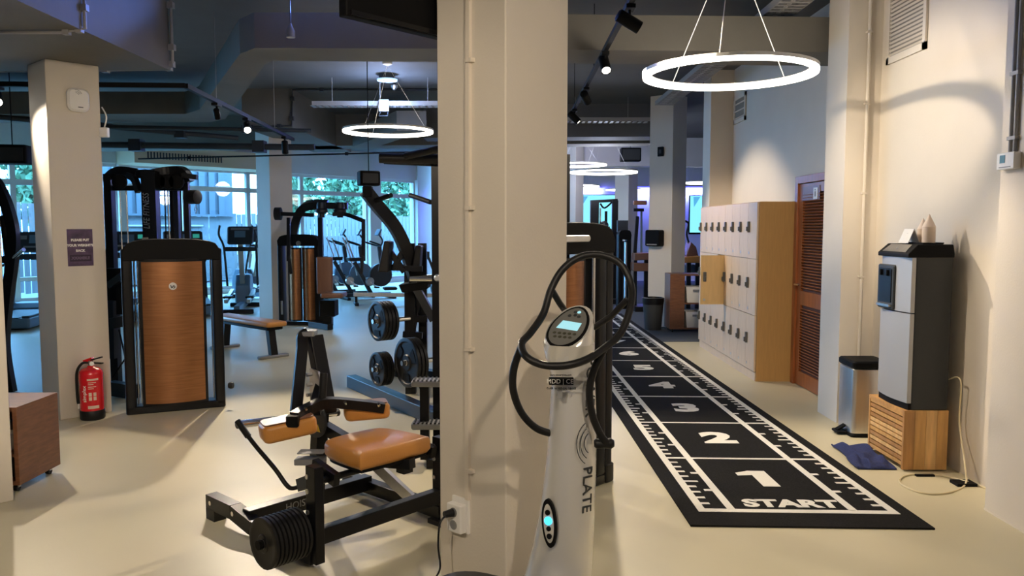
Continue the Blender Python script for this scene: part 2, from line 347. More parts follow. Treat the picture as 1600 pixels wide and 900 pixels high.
fence(wt(455) + 1, wt(690) + 6, 5.6, 2.0, 'taller pale fence behind the low one outside', .17, .15)
# corrugated shed
t0, t1 = wt(240), wt(452); sh = thing('corrugated_shed', 'blue-grey corrugated metal shed outside the middle window', 'shed', WP(t0, 0, 4.6))
MB().hexa([WP(t0, 0, 4.6), WP(t1 + 1, 0, 4.6), WP(t1 + 1, 0, 5.4), WP(t0, 0, 5.4), WP(t0, 1.9, 4.6), WP(t1 + 1, 1.9, 4.6), WP(t1 + 1, 1.9, 5.4), WP(t0, 1.9, 5.4)]).build('block_wall', mat('pale_render', (.14, .145, .145), .8, var=.08, scale=3), sh, world=True)
me = MB().box((-.09, -.05, 1.95), (.09, .02, 4.6)).mesh('sheet_rib'); me.materials.append(M_CORR)
MB().hexa([WP(t0, 1.95, 4.62), WP(t1 + 1, 1.95, 4.62), WP(t1 + 1, 1.95, 5.3), WP(t0, 1.95, 5.3), WP(t0, 4.6, 4.62), WP(t1 + 1, 4.6, 4.62), WP(t1 + 1, 4.6, 5.3), WP(t0, 4.6, 5.3)]).build('sheet_wall', M_CORR, sh, world=True)
for k in range(int((t1 + 1 - t0) / .3)): lib(me, 'sheet_rib', sh, U * (k * .3 + .15), (0, 0, PHI))
MB().bar(WP(t0, 1.93, 4.5), WP(t1 + 1, 1.93, 4.5), .12, .06).build('ledge', M_CORR, sh, world=True)
MB().tube([WP(t0, 1.62, 4.55), WP(t1, 1.62, 4.55)], .03).build('pipe', M_PIPE, sh, world=True)
def bush(t, off, r, h, label, zc):
    o = WP(t, 0, off); th = thing('tree', label, 'tree', o, 0, 'trees outside the windows')
    MB().tube([(0, 0, 0), (.05, 0, zc * .5), (0, .05, zc)], .10).build('trunk', M_DWOOD, th)
    b = MB(); rr = random.Random(int(t * 100))
    for k in range(2600):
        a = rr.uniform(0, 2 * PI); cz = rr.uniform(-1, 1); q = rr.uniform(.55, 1) ; s = math.sqrt(1 - cz * cz)
        lump = 1.0 + .14 * math.sin(5 * a + 3 * cz) + .12 * math.sin(11 * a)
        p = Vector((math.cos(a) * s * r * q * lump, math.sin(a) * s * r * q * lump, zc + cz * h * q))
        d = Vector((rr.uniform(-1, 1), rr.uniform(-1, 1), rr.uniform(-1, 1))).normalized(); e = d.cross(Vector((rr.uniform(-1, 1), rr.uniform(-1, 1), .3))).normalized()
        l = rr.uniform(.10, .2); b.add([p - d * l, p + e * l * .5, p + d * l, p - e * l * .5], [(0, 1, 2, 3)])
    f = b.build('foliage', M_LEAF, th); f['kind'] = 'stuff'
ords = ['first', 'second', 'third', 'fourth', 'fifth', 'sixth', 'seventh']
for side, ts, off, r, zc in (('left', (0.6, 3.2, 5.8), 8.2, 1.02, 3.2), ('right', (12.4, 15.0, 17.6, 20.2, 22.8), 9.6, 1.02, 3.0)):
    for k, t in enumerate(ts): bush(t, off, r, 1.9, '%s leafy tree from the left beyond the %s windows' % (ords[k], side), zc)
# daylight sampling portals on the window openings
for (ta, tb) in ((TA, wt(187)), (wt(199), wt(440)), (wt(440), wt(577)), (wt(594), wt(651))):
    l = bpy.data.lights.new('window_portal', 'AREA'); l.shape = 'RECTANGLE'; l.size = tb - ta; l.size_y = ZT - .1; l.cycles.is_portal = True
    o = bpy.data.objects.new('window_portal', l); COL.objects.link(o); o.location = WP((ta + tb) / 2, (ZT + .1) / 2, .28)
    o.rotation_euler = (-V).to_track_quat('-Z', 'Y').to_euler()
# ---------------------------------------------------------------- light tracks and spotlights
zt = 3.02
tr = thing('light_track', 'black light track over the sprint lane', 'light track', (0.76, 5, zt))
MB().box((.742, -1.5, zt), (.778, 10.2, zt + .035)).build('rail', M_BLKM, tr, world=True)
for y in (0.5, 4.0, 7.5, 9.8): MB().cyl((.76, y, zt + .03), (.76, y, SLAB), .004, n=6).build('hanger', M_BLKM, tr, world=True)
track_spot((.76, 5.25, zt), (2.9, 5.55, 1.75), 'black track spotlight cut by the top edge, aimed at the right wall', 135, 75)
track_spot((.76, 6.62, zt), (1.1, 4.2, 0.2), 'lit black track spotlight over the sprint lane, facing the viewer', 290, 100)
track_spot((.76, 8.3, zt), (2.2, 12.2, 1.3), 'black track spotlight pointing away, farther down the lane', 300, 30)
track_spot((.76, 2.4, zt), (2.6, 8.1, .9), 'added track spotlight, unseen above the viewer, brightening the locker end panel', 250, 30)  # added out of view to brighten the locker end
track_spot((.76, 0.6, zt), (-.1, 3.4, 0.9), 'track spotlight above the viewer aimed at the centre pillar', 125, 80)
track_spot((.76, 9.8, zt), (2.5, 9.6, 1.2), 'farthest track spotlight aimed at the lockers', 190, 80)
# left track: a cross piece and a long piece meeting at an angle
zl = 2.80
p0 = G(-260, 129, zl); p1 = G(290, 134, zl); p2 = G(458, 218, zl)
tl = thing('light_track', 'black light track in the left hall bent at a right angle', 'light track', p1)
MB().bar(p0, p1, .04, .04).build('rail', M_BLKM, tl, world=True)
MB().bar(p1, p2, .04, .04).build('rail', M_BLKM, tl, world=True)
for q in (p0 * .25 + p1 * .75, p1 * .8 + p2 * .2, p1 * .25 + p2 * .75): MB().cyl(q, (q.x, q.y, 2.94 if q.y < 7 else SLAB), .003, n=6).build('hanger', M_PIPE, tl, world=True)
q = p1 * .55 + p2 * .45
track_spot(q - ZV * .022, (-1.0, 3.9, 0), 'lit black track spotlight in the left hall facing the viewer', 400, 80)
track_spot(p1 * .12 + p2 * .88 - ZV * .022, (-3.2, 11.6, .2), 'black track spotlight at the far end of the left track', 30, 80, drop=.14)
q = G(-6, 131, zl)
track_spot(q - ZV * .022, (-2.3, 4.0, .4), 'glowing track spotlight at the left edge', 200, 80)
track_spot(p1 * .8 + p2 * .2 - ZV * .022, (-3.1, 9.6, .2), 'small black track spotlight pointing away near the track corner', 40, 70, L=.10, r=.03)
# added track with fill spots, unseen above the viewer, brightening pillar and calf machine
tb = thing('light_track', 'added light track, unseen above the viewer on the left', 'light track', (-1.4, 1.2, zt))
MB().box((-1.42, -1.0, zt), (-1.38, 2.0, zt + .035)).build('rail', M_BLKM, tb, world=True)
track_spot((-1.4, 1.6, zt), (-3.1, 6.7, .9), 'added fill spotlight, unseen above the viewer, aimed at the poster pillar', 230, 50)
track_spot((-1.4, -.2, zt), (-.9, 3.9, .2), 'added fill spotlight, unseen above the viewer, aimed at the calf machine', 190, 70)
# ring lamps
def ring_lamp(c, D, label, power=60, cords=3, tubew=.05, col=(1, .90, .76)):
    c = Vector(c); t = thing('ring_lamp', label, 'ring lamp', c, 0, 'ring lamps')
    R = D / 2; n = 48
    def loop(r0, r1, z0, z1):
        L = []
        for k in range(n + 1):
            a = 2 * PI * k / n; d = Vector((math.cos(a), math.sin(a), 0)); L.append([d * r0 + ZV * z0, d * r1 + ZV * z0, d * r1 + ZV * z1, d * r0 + ZV * z1])
        return MB().loft(L, caps=False)
    loop(R - tubew, R, .012, .035).build('housing', M_WHT, t)
    loop(R - tubew * .96, R - tubew * .04, -.012, .0115).build('light_band', M_GLOW, t)
    for k in range(cords):
        a = (0.55, 2.1, 4.35)[k]; e = Vector((math.cos(a) * (R - .018), math.sin(a) * (R - .018), .035))
        MB().cyl(e, (0, 0, SLAB - c.z - .06), .0035 if c.y < 7 else .0015, n=6).build('cord', M_WHT, t)
    MB().lathe((0, 0, SLAB - c.z), (0, 0, -1), [(0, .06), (.05, .06), (.06, .03)], 16).build('ceiling_cap', M_WHT, t)
    if power:
        l = bpy.data.lights.new('ring_glow', 'POINT'); l.energy = power; l.color = col; l.shadow_soft_size = .25
        o = bpy.data.objects.new('ring_glow', l); COL.objects.link(o); o.parent = t; o.location = (0, 0, -.03)
    return t
ring_lamp((1.524, 5.68, 2.664), 1.2, 'large glowing ring lamp over the sprint lane', 36)
ring_lamp(PY(606.5, 206, 10.0), 1.12, 'glowing ring lamp in the left hall', 30)
ring_lamp(PY(943, 269.5, 15.0), 1.27, 'far glowing ring lamp, widest of the distant rings right of the centre pillar', 60, tubew=.06, col=(.72, .78, 1))
ring_lamp(PY(902, 258, 17.0), 1.25, 'far glowing ring lamp above the widest distant ring', 60, tubew=.06, col=(.6, .65, 1))
ring_lamp(PY(893, 291.5, 19.5), 1.35, 'lowest distant glowing ring lamp beside the centre pillar', 10, tubew=.06)
ring_lamp(PY(975, 297, 22.0), 1.0, 'tiny glowing ring lamp just left of the distant pillar', 0, tubew=.06)
ring_lamp(PY(1095, 286, 19), .8, 'tiny glowing ring lamp right of the dispenser pillar', 0, tubew=.06)
# blue led strips of the far room
for (x0, x1, y, z, lb) in ((-1.8, 2.6, 23.5, 2.72, 'blue led strip on the far wall above the left screen'), (3.4, 7.2, 23.5, 2.72, 'blue led strip on the far wall above the right screen')):
    t = thing('led_strip', lb, 'led strip', ((x0 + x1) / 2, y, z), 0, 'blue led strips')
    MB().box((x0, y, z), (x1, y + .08, z + .06)).build('channel', M_PIPE, t, world=True)
    MB().box((x0, y - .02, z + .005), (x1, y, z + .05)).build('glow_band', M_BLED, t, world=True)
    l = bpy.data.lights.new('led_glow', 'AREA'); l.shape = 'RECTANGLE'; l.size = x1 - x0; l.size_y = .06; l.energy = 260; l.color = (.12, .14, 1.0)
    o = bpy.data.objects.new('led_glow', l); COL.objects.link(o); o.location = (0, -.06, -.02); o.parent = t; o.rotation_euler = (math.radians(60), 0, 0)

# added blue strip, unseen on top of the bulkhead, tints the beam faces
a_, b_ = G(405, 75, 3.08), G(680, 76, 3.08)
cv = thing('led_strip', 'added blue led strip, unseen on top of the olive bulkhead', 'led strip', ((a_.x + b_.x) / 2, a_.y + .10, 3.37), 0, 'blue led strips')
MB().box((a_.x, a_.y + .08, 3.37), (b_.x, a_.y + .12, 3.374)).build('channel', M_PIPE, cv, world=True)
MB().box((a_.x, a_.y + .085, 3.374), (b_.x, a_.y + .115, 3.377)).build('glow_band', M_BLED, cv, world=True)
l = bpy.data.lights.new('led_glow', 'AREA'); l.shape = 'RECTANGLE'; l.size = b_.x - a_.x; l.size_y = .04; l.energy = 85; l.color = (.13, .26, 1.0)
o = bpy.data.objects.new('led_glow', l); COL.objects.link(o); o.location = (0, 0, .05); o.parent = cv; o.rotation_euler = (math.radians(-110), 0, 0)
# ---------------------------------------------------------------- sprint mat
mo = Vector((.955, 4.132, 0)); mx = Vector((2.238, 4.087, 0)) - mo; MW = mx.length; mx.normalize(); my = Vector((-.0225, 1, 0)).normalized()
mt = thing('sprint_mat', 'long black turf sprint mat with white numbered squares and START', 'mat', mo)
ML = 10.4
mp = lambda a, b, z=0.0: mo + mx * a + my * b + ZV * z
def strip(a0, a1, b0, b1, z0=.010, z1=.0115, mb=None):
    mb = mb or MB()
    return mb.hexa([mp(a0, b0, z0), mp(a1, b0, z0), mp(a1, b1, z0), mp(a0, b1, z0), mp(a0, b0, z1), mp(a1, b0, z1), mp(a1, b1, z1), mp(a0, b1, z1)])
strip(0, MW, 0, ML, 0, .010).build('turf', M_MAT, mt, world=True)
LO, LI, RI, RO = (.095, .14), (.265, .31), (.945, .99), (1.16, 1.205)
for a0, a1 in (LO, RO): strip(a0, a1, .20, ML - .2).build('border_line', M_MARK, mt, world=True)
for a0, a1 in (LI, RI): strip(a0, a1, .245, ML - .2).build('lane_line', M_MARK, mt, world=True)
strip(LO[1], RO[0], .20, .25).build('start_line', M_MARK, mt, world=True)
for n in range(1, 10):
    y = .235 + n * 1.0
    mb = strip(LO[1], LI[0], y - .016, y + .016); strip(LI[1], RI[0], y - .016, y + .016, mb=mb); strip(RI[1], RO[0], y - .016, y + .016, mb=mb)
    mb.build('cross_line', M_MARK, mt, world=True)
mb = MB()
for n in range(10):
    for k in range(1, 10):
        y = .235 + n + k * .1; l = .085 if k == 5 else .05
        if y > ML - .25: continue
        strip(LO[1], LO[1] + l, y - .014, y + .014, mb=mb); strip(RO[0] - l, RO[0], y - .014, y + .014, mb=mb)
    for k in (.333, .667):
        y = .235 + n + k
        if y > ML - .25: continue
        strip(LI[0] - .045, LI[0], y - .016, y + .016, mb=mb); strip(RI[1], RI[1] + .045, y - .016, y + .016, mb=mb)
mb.build('ruler_ticks', M_MARK, mt, world=True)['kind'] = 'stuff'
cx = (LI[1] + RI[0]) / 2
one = [(-.115, .115), (-.035, .16), (.065, .16), (.065, -.15), (-.03, -.15), (-.03, .075), (-.115, .06)]
MB().prism([mp(cx + .01 + x * 1.1, .80 + y, .0100) for x, y in one], (0, 0, .0015)).build('digit', M_MARK, mt, world=True)
for n in range(2, 10):
    text('digit', str(n), .40, M_MARK, mt, frame(mp(cx + .01, n - .235 + (.04 if n == 1 else 0), .0108), mx, my), bold=.022, sx=1.15)
text('start_lettering', 'START', .165, M_MARK, mt, frame(mp(cx + .03, .345, .0108), mx, my), bold=.008, sx=1.12)
# ---------------------------------------------------------------- lockers
LX, LY, LW, NC = 2.505, 8.14, .304, 8
lk = thing('locker_bank', 'wood-laminate locker bank, three rows of doors, one door open', 'lockers', (LX + .2, LY + LW * 4, 0))
LE = LY + LW * NC; zr = [.095, .68, 1.265, 1.85]
MB().box((LX + .02, LY - .018, 0), (2.915, LY, 1.855)).build('end_panel', M_LOCKS, lk, world=True)
MB().box((LX + .02, LE, 0), (2.915, LE + .018, 1.855)).build('end_panel', M_LOCKS, lk, world=True)
for k in range(3): MB().box((LX + .012, LY + k * LE / 99 * 0 + (LE - LY) / 3 * k + .001, 0), (LX + .03, LY + (LE - LY) / 3 * (k + 1) - .001, .088)).build('plinth', M_LOCK, lk, world=True)
c = MB()
for k in range(NC + 1):
    y = min(max(LY + k * LW, LY + .009), LE - .009); c.box((LX + .02, y - .008, .09), (2.90, y + .008, 1.85))
for z in zr: c.box((LX + .02, LY, z - .008), (2.90, LE, z + .005))
c.box((2.895, LY, .05), (2.91, LE, 1.85)); c.build('carcass', M_LOCKS, lk, world=True)
dm = MB().box((-.018, 0, 0), (0, LW - .004, .579)).mesh('door'); dm.materials.append(M_LOCK)
do = MB().box((-.018, 0, 0), (0, LW - .004, .579)).mesh('open_door'); do.materials.append(M_LOCK_LIT)
lt = MB().rbox((-.040, LW - .068, .27), (-.018, LW - .034, .385), .006, 0).box((-.055, LW - .062, .285), (-.039, LW - .045, .33)).mesh('latch'); lt.materials.append(mat('latch_grey', (.10, .095, .09), .4))
nd = MB().cyl((-.0195, LW - .05, .055), (-.018, LW - .05, .055), .016, n=14).mesh('number_disc'); nd.materials.append(M_STEEL)
for r in range(3):
    for k in range(NC):
        op = (r == 1 and k == 4)
        d = lib(do if op else dm, 'door', lk, Vector((LX + .018, LY + k * LW + .002, zr[r] + .003)) - lk.location, (0, 0, math.radians(91) if op else math.radians(random.choice((0, 0, 0, .8, 1.5)) if k > 2 else 0)))
        if op: d['label'] = 'open locker door standing at a right angle'
        lib(lt, 'latch', d); lib(nd, 'number_disc', d)
# ---------------------------------------------------------------- louvred door
DX = 2.90; d0, d1 = 7.16, 8.09
dr = struct(MB().box((DX - .035, d0, 0), (DX + .015, d0 + .075, 2.10)).box((DX - .035, d1 - .075, 0), (DX + .015, d1, 2.10)).box((DX - .035, d0 + .075, 2.025), (DX + .015, d1 - .075, 2.10)).build('door_1', M_DOOR, bevel=.004), 'mahogany louvred door beside the lockers')
y0, y1 = d0 + .075, d1 - .075
for (a, b, z0, z1, nm) in ((y0, y0 + .10, .01, 2.02, 'stile'), (y1 - .10, y1, .01, 2.02, 'stile'), (y0 + .1, y1 - .1, .01, .15, 'rail'), (y0 + .1, y1 - .1, .82, .96, 'rail'), (y0 + .1, y1 - .1, 1.93, 2.02, 'rail')):
    MB().box((DX - .012, a, z0), (DX + .014, b, z1)).build(nm, M_DOOR, dr)
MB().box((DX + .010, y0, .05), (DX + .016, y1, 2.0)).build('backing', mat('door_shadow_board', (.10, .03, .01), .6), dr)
sl = MB().bar((0, y0 + .1, 0), (0, y1 - .1, 0), .034, .006, up=(.5, 0, .85)).mesh('slat'); sl.materials.append(M_DOOR)
for z0, z1 in ((.165, .81), (.975, 1.92)):
    n = int((z1 - z0) / .0285)
    for k in range(n): lib(sl, 'slat', dr, (DX - .003, 0, z0 + .014 + k * .0285))
h = MB().cyl((DX - .012, y1 - .05, 1.02), (DX - .06, y1 - .05, 1.02), .011).cyl((DX - .055, y1 - .055, 1.02), (DX - .055, y1 - .16, 1.02), .009).build('door_handle', M_CHR, dr, smooth=40)
MB().box((DX - .016, y0 + .25, 1.85), (DX - .012, y1 - .1, 1.99)).build('sign_board', M_BROWNL, dr)
MB().box((DX - .020, y0 + .30, 1.86), (DX - .016, y0 + .40, 1.97)).build('sign', M_WHT, dr)
MB().box((DX - .022, y0 + .343, 1.885), (DX - .020, y0 + .357, 1.935)).cyl((DX - .022, y0 + .35, 1.95), (DX - .020, y0 + .35, 1.95), .008).build('sign_pictogram', M_BLKM, dr)
struct(MB().box((2.905, 8.09, 0), (2.92, 8.12, 2.0)).build('trim_2', M_WHT), 'pale strip between lockers and door')
# ---------------------------------------------------------------- crate, cooler, cups
cr = thing('slatted_crate', 'slatted acacia wood box under the water cooler', 'crate', (2.70, 5.345, 0))
X0, X1, Y0, Y1, CH = 2.555, 2.845, 5.09, 5.60, .405
pw = (X1 - X0) / 4
for k in range(4): MB().box((X0 + k * pw + .0008, Y0, .012), (X0 + (k + 1) * pw - .0008, Y0 + .02, CH)).build('plank', CR[(0, 1, 2, 1)[k]], cr, world=True)
for k in range(4): MB().box((X0 + k * pw + .0008, Y1 - .02, .012), (X0 + (k + 1) * pw - .0008, Y1, CH)).build('plank', M_CRATE, cr, world=True)
MB().box((X0, Y0 + .02, CH - .02), (X1, Y1 - .02, CH)).build('top_board', M_CRATE, cr, world=True)
MB().box((X0 + .05, Y0 + .02, .012), (X1, Y1 - .02, .03)).build('base_board', M_CRATE, cr, world=True)
MB().box((X1 - .015, Y0 + .02, .03), (X1, Y1 - .02, CH - .02)).build('back_board', M_CRATE, cr, world=True)
for k in range(11): MB().box((X0 + .004, Y0 + .02, .035 + k * .0325), (X0 + .018, Y1 - .02, .035 + k * .0325 + .024)).build('slat', CR[(1, 0, 2, 0, 1, 2, 2, 0, 1, 0, 1)[k]], cr, world=True)
MB().box((X0 + .05, Y0 + .02, .035), (X0 + .06, Y1 - .02, CH - .02)).build('inner_board', M_BLKM, cr, world=True)
wc = thing('water_cooler', 'grey and silver water cooler standing on the slatted crate', 'water cooler', (2.70, 5.33, CH))
cz = 1.485; wy0, wy1 = 5.10, 5.52
MB().rbox((2.60, wy0, CH), (2.842, wy1, 1.44), .012).build('body', M_DGREY, wc, smooth=35, world=True)
def bulge(z0, z1, inset, dep, m, name, ys=(wy0 + .004, wy1 - .004)):
    L = []
    for z in (z0, z1):
        L.append([Vector((2.602, ys[0], z))] + [Vector((2.575 - dep * math.sin(PI * k / 10) + inset, ys[0] + (ys[1] - ys[0]) * k / 10, z)) for k in range(11)] + [Vector((2.602, ys[1], z))])
    return MB().loft(L).build(name, m, wc, smooth=35, world=True)
bulge(CH + .045, 1.035, 0, .022, M_COOL, 'lower_panel')
bulge(1.043, 1.40, 0, .022, M_COOL, 'upper_panel')
bulge(CH, CH + .04, .008, .018, M_BLKM, 'kick_panel')
MB().rbox((2.540, 5.27, 1.045), (2.57, 5.50, 1.345), .015, 0).build('dispenser_niche', M_DGREY, wc, world=True)
MB().rbox((2.535, 5.295, 1.09), (2.545, 5.475, 1.32), .01, 0).build('niche_back', M_BLK, wc, world=True)
MB().box((2.522, 5.295, 1.062), (2.54, 5.475, 1.078)).build('drip_tray', M_STEEL, wc, world=True)
for y in (5.34, 5.43): MB().cyl((2.528, y, 1.31), (2.528, y, 1.27), .008).build('tap', M_BLKM, wc, world=True)
MB().loft([[Vector(p) for p in ((2.545, wy0 - .004, 1.40), (2.845, wy0 - .004, 1.40), (2.845, wy1 + .004, 1.40), (2.545, wy1 + .004, 1.40))], [Vector(p) for p in ((2.545, wy0 - .004, 1.425), (2.845, wy0 - .004, 1.425), (2.845, wy1 + .004, 1.425), (2.545, wy1 + .004, 1.425))],
    [Vector(p) for p in ((2.61, wy0 + .004, cz), (2.838, wy0 + .004, cz), (2.838, wy1 - .004, cz), (2.61, wy1 - .004, cz))]]).build('top_cover', M_BLKM, wc, world=True, bevel=.006)
f = frame((2.579, 5.31, 1.4565), (0, -1, 0), (.065, 0, .06)); n = Vector(f.col[2][:3])
MB().prism([f @ Vector(p) for p in ((-.16, -.035, .001), (.16, -.035, .001), (.14, .035, .001), (-.14, .035, .001))], n * .002).build('control_panel', M_STEEL, wc, world=True)
MB().cyl(f @ Vector((0, 0, .003)), f @ Vector((0, 0, .0045)), .012).build('button', M_GREYP, wc, world=True)
tray = thing('cup_tray', 'flat black tray on top of the water cooler', 'tray', (2.73, 5.25, cz))
MB().rbox((2.66, 5.14, cz), (2.80, 5.38, cz + .006), .02).build('plate', M_BLKM, tray, world=True)
MB().tube([(2.665 + (.13 if i in (1, 2) else 0), 5.145 + (.23 if i in (2, 3) else 0), cz + .008) for i in range(4)], .004, 6, closed=True).build('rim', M_BLKM, tray, world=True)
M_CUP = mat('paper_cup', (.72, .58, .47), .6)
for i, (x, y, hh, r, lb) in enumerate(((2.745, 5.24, .19, .042, 'taller pointed paper cup stack on the water cooler'), (2.755, 5.335, .165, .036, 'shorter pointed paper cup stack on the water cooler'))):
    t = thing('cone_cup_stack', lb, 'paper cups', (x, y, cz + .006), 0, 'paper cups on the water cooler')
    MB().lathe((0, 0, 0), ZV, [(0, r), (hh * .56, r * .98)], 14).build('wrapped_stack', M_CUP, t, smooth=40)
    MB().lathe((0, 0, 0), ZV, [(hh * .56, r * 1.02), (hh, .002)], 14).build('cone_tip', M_CUP, t, smooth=40)
nc = thing('folded_note', 'small white folded note card on the water cooler', 'note card', (2.66, 5.36, cz + .006))
MB().prism([(2.63, 5.28, cz + .006), (2.633, 5.28, cz + .006), (2.672, 5.28, cz + .10), (2.669, 5.28, cz + .10)], (0, .13, 0)).build('front_leaf', M_WHT, nc, world=True)
MB().prism([(2.71, 5.28, cz + .006), (2.707, 5.28, cz + .006), (2.668, 5.28, cz + .10), (2.671, 5.28, cz + .10)], (0, .13, 0)).build('back_leaf', M_WHT, nc, world=True)
MB().prism([(2.640, 5.30, cz + .025), (2.641, 5.30, cz + .03), (2.6412, 5.30, cz + .03), (2.6402, 5.30, cz + .025)], (0, .09, 0)).prism([(2.650, 5.33, cz + .05), (2.657, 5.33, cz + .07), (2.6565, 5.33, cz + .07), (2.6495, 5.33, cz + .05)], (0, .02, 0)).build('printed_mark', M_GREYP, nc, world=True)
# hose on the floor
hz = crv([PX(1476, 595, 2.855), Vector((2.87, 5.02, .62)), PX(1499, 660, 2.88), Vector((2.83, 4.86, .12)), G(1508, 757, .012), G(1480, 770, .006), G(1440, 770, .006), G(1406, 754, .006), G(1420, 742, .006), G(1470, 743, .006), G(1508, 752, .016), Vector((2.87, 4.84, .006)), Vector((2.90, 4.72, .006))], 8)
ho = thing('water_hose', 'thin cream water hose looping on the floor beside the crate', 'hose', G(1450, 755))
MB().tube(hz, .0055, 6).build('tube', mat('hose_cream', (.70, .60, .38), .4), ho, world=True, smooth=60)
MB().box(G(1500, 760, .0) + Vector((-.02, -.01, 0)), G(1512, 755, .0) + Vector((.02, .02, .018))).build('clip', M_BLKM, ho, world=True)
MB().box(G(1438, 744, .0) + Vector((-.03, -.012, 0)), G(1452, 744, .0) + Vector((.03, .012, .012))).build('clip', M_BLKM, ho, world=True)
# ---------------------------------------------------------------- pedal bin
pb = thing('pedal_bin', 'brushed steel pedal bin with black lid behind the water cooler', 'bin', (2.715, 6.06, 0))
MB().rbox((2.58, 5.925, .02), (2.85, 6.20, .53), .03).build('body', M_STEEL, pb, smooth=35, world=True)
MB().rbox((2.575, 5.92, 0), (2.855, 6.205, .025), .03).build('base', M_BLKM, pb, smooth=35, world=True)
MB().rbox((2.572, 5.918, .53), (2.858, 6.207, .585), .03).build('lid', M_BLKM, pb, smooth=35, world=True)
MB().rbox((2.50, 6.00, .012), (2.59, 6.12, .030), .02).bar((2.52, 6.06, .03), (2.585, 6.06, .07), .05, .012).build('pedal', M_BLKM, pb, world=True)
# ---------------------------------------------------------------- towel
tw = thing('floor_towel', 'crumpled navy blue towel on the floor by the crate', 'towel', G(1350, 715))
ed = [G(*p) for p in ((1303, 699), (1322, 694), (1352, 696), (1397, 734), (1340, 733), (1315, 716))]
q = [ed[0], ed[2], ed[3], ed[4]]; N = 22; vs = []; rr = random.Random(3)
def tz(i, j): 
    a, b = i / N, j / N
    e = min(a, b, 1 - a, 1 - b)
    return .012 + min(1, e * 8) * (.012 + .016 * math.sin(9 * a + 3 * b) * math.sin(7 * b + 1.3) + .012 * math.sin(17 * a * b + 4 * a) + .010 * math.sin(14 * b - 9 * a))
for i in range(N + 1):
    for j in range(N + 1):
        a, b = i / N, j / N
        p = (q[0] * (1 - a) + q[1] * a) * (1 - b) + (q[3] * (1 - a) + q[2] * a) * b
        wob = .02 * math.sin(7 * b + 2) * (a - .5) + .018 * math.sin(9 * a)
        vs.append(Vector((p.x + wob, p.y + .02 * math.sin(8 * a + 1) * (1 - b) + .012 * math.sin(11 * b), max(.004, tz(i, j)))))
fs = [(i * (N + 1) + j, (i + 1) * (N + 1) + j, (i + 1) * (N + 1) + j + 1, i * (N + 1) + j + 1) for i in range(N) for j in range(N)]
to = MB().add(vs, fs).build('cloth', M_TOWEL, tw, smooth=180, world=True)
sm = to.modifiers.new('solid', 'SOLIDIFY'); sm.thickness = .008; sm.offset = -1
c = MB()
for j in range(0, N, 1): c.cyl(vs[j] + ZV * .004, vs[j + 1] + ZV * .004, .006, n=6)
c.build('hem', M_TOWEL, tw, world=True)
# ---------------------------------------------------------------- wall fittings on the right
th = thing('thermostat', 'white wall thermostat with small screen at the right edge', 'thermostat', (2.68, 4.29, 1.95))
MB().rbox((2.64, 4.215, 1.905), (2.68, 4.365, 1.995), .008, 0).build('case', M_WHT, th, world=True)
MB().box((2.638, 4.29, 1.94), (2.64, 4.335, 1.982)).build('display', mat('lcd_dull', (.05, .16, .18), .3), th, world=True)
MB().box((2.638, 4.24, 1.915), (2.64, 4.34, 1.92)).build('printed_line', M_GREYP, th, world=True)
cd = thing('conduit', 'pair of grey cable conduits running up from the thermostat', 'conduit', (2.67, 4.27, 2.0))
for y in (4.255, 4.295): MB().cyl((2.668, y, 1.995), (2.668, y, SLAB), .010, n=10).build('tube', M_PIPE, cd, world=True, smooth=60)
for z in (2.06, 2.40, 2.9, 3.3): MB().box((2.655, 4.24, z), (2.68, 4.31, z + .02)).build('clip', M_PIPE, cd, world=True)
vp = thing('wall_pipe', 'cream painted vertical pipe on the wall pier', 'pipe', (2.80, 6.36, 0))
px_ = PY(1347, 400, 6.36).x
MB().tube([(px_, 6.36, 0), (px_, 6.36, 3.1), (px_ + .0, 6.36, SLAB)], .013, 10).build('tube', M_PIPEW, vp, world=True, smooth=60)
for y in (50, 162, 302, 432): 
    z = PY(1350, y, 6.36).z; MB().box((px_ - .022, 6.345, z - .008), (px_ + .022, 6.38, z + .008)).build('clip', M_PIPEW, vp, world=True)
def grille(name, Ya, Yb, z0, z1, label, X=2.92, pitch=.03):
    t = thing(name, label, 'vent', (X, (Ya + Yb) / 2, z0))
    b = MB(); 
    for a in ((Ya, Ya + .04, z0, z1), (Yb - .04, Yb, z0, z1), (Ya, Yb, z0, z0 + .05), (Ya, Yb, z1 - .05, z1)): b.box((X - .02, a[0], a[2]), (X, a[1], a[3]))
    b.build('frame', M_WALL, t, world=True)
    MB().box((X - .004, Ya, z0), (X - .001, Yb, z1)).build('backing', mat('vent_shadow', (.25, .22, .18), .8), t, world=True)
    me = MB().bar((0, Ya + .04, 0), (0, Yb - .04, 0), .016, .004, up=(.6, 0, .8)).mesh('slat'); me.materials.append(M_WALL)
    z = z0 + .065
    while z < z1 - .06: lib(me, 'slat', t, Vector((X - .012, 0, z)) - Vector(t.location)); z += pitch
ga = PX(1388, 100, 2.92); gb = PX(1449, 78, 2.92)
grille('vent_grille', gb.y, ga.y, (ga.z + gb.z) / 2, 3.45, 'cream wall vent grille with fine slats near the ceiling')
ga = PX(1148, 195, 2.92); gb = PX(1166, 190, 2.92)
grille('vent_grille', gb.y, ga.y, ga.z, PX(1157, 148, 2.92).z, 'narrow vent panel high on the wall above the lockers', pitch=.09)
struct(MB().box((2.675, 3.0, 0), (2.68, 4.39, .012)).build('baseboard_right', M_WALL), 'sealing strip under the near wall pier')
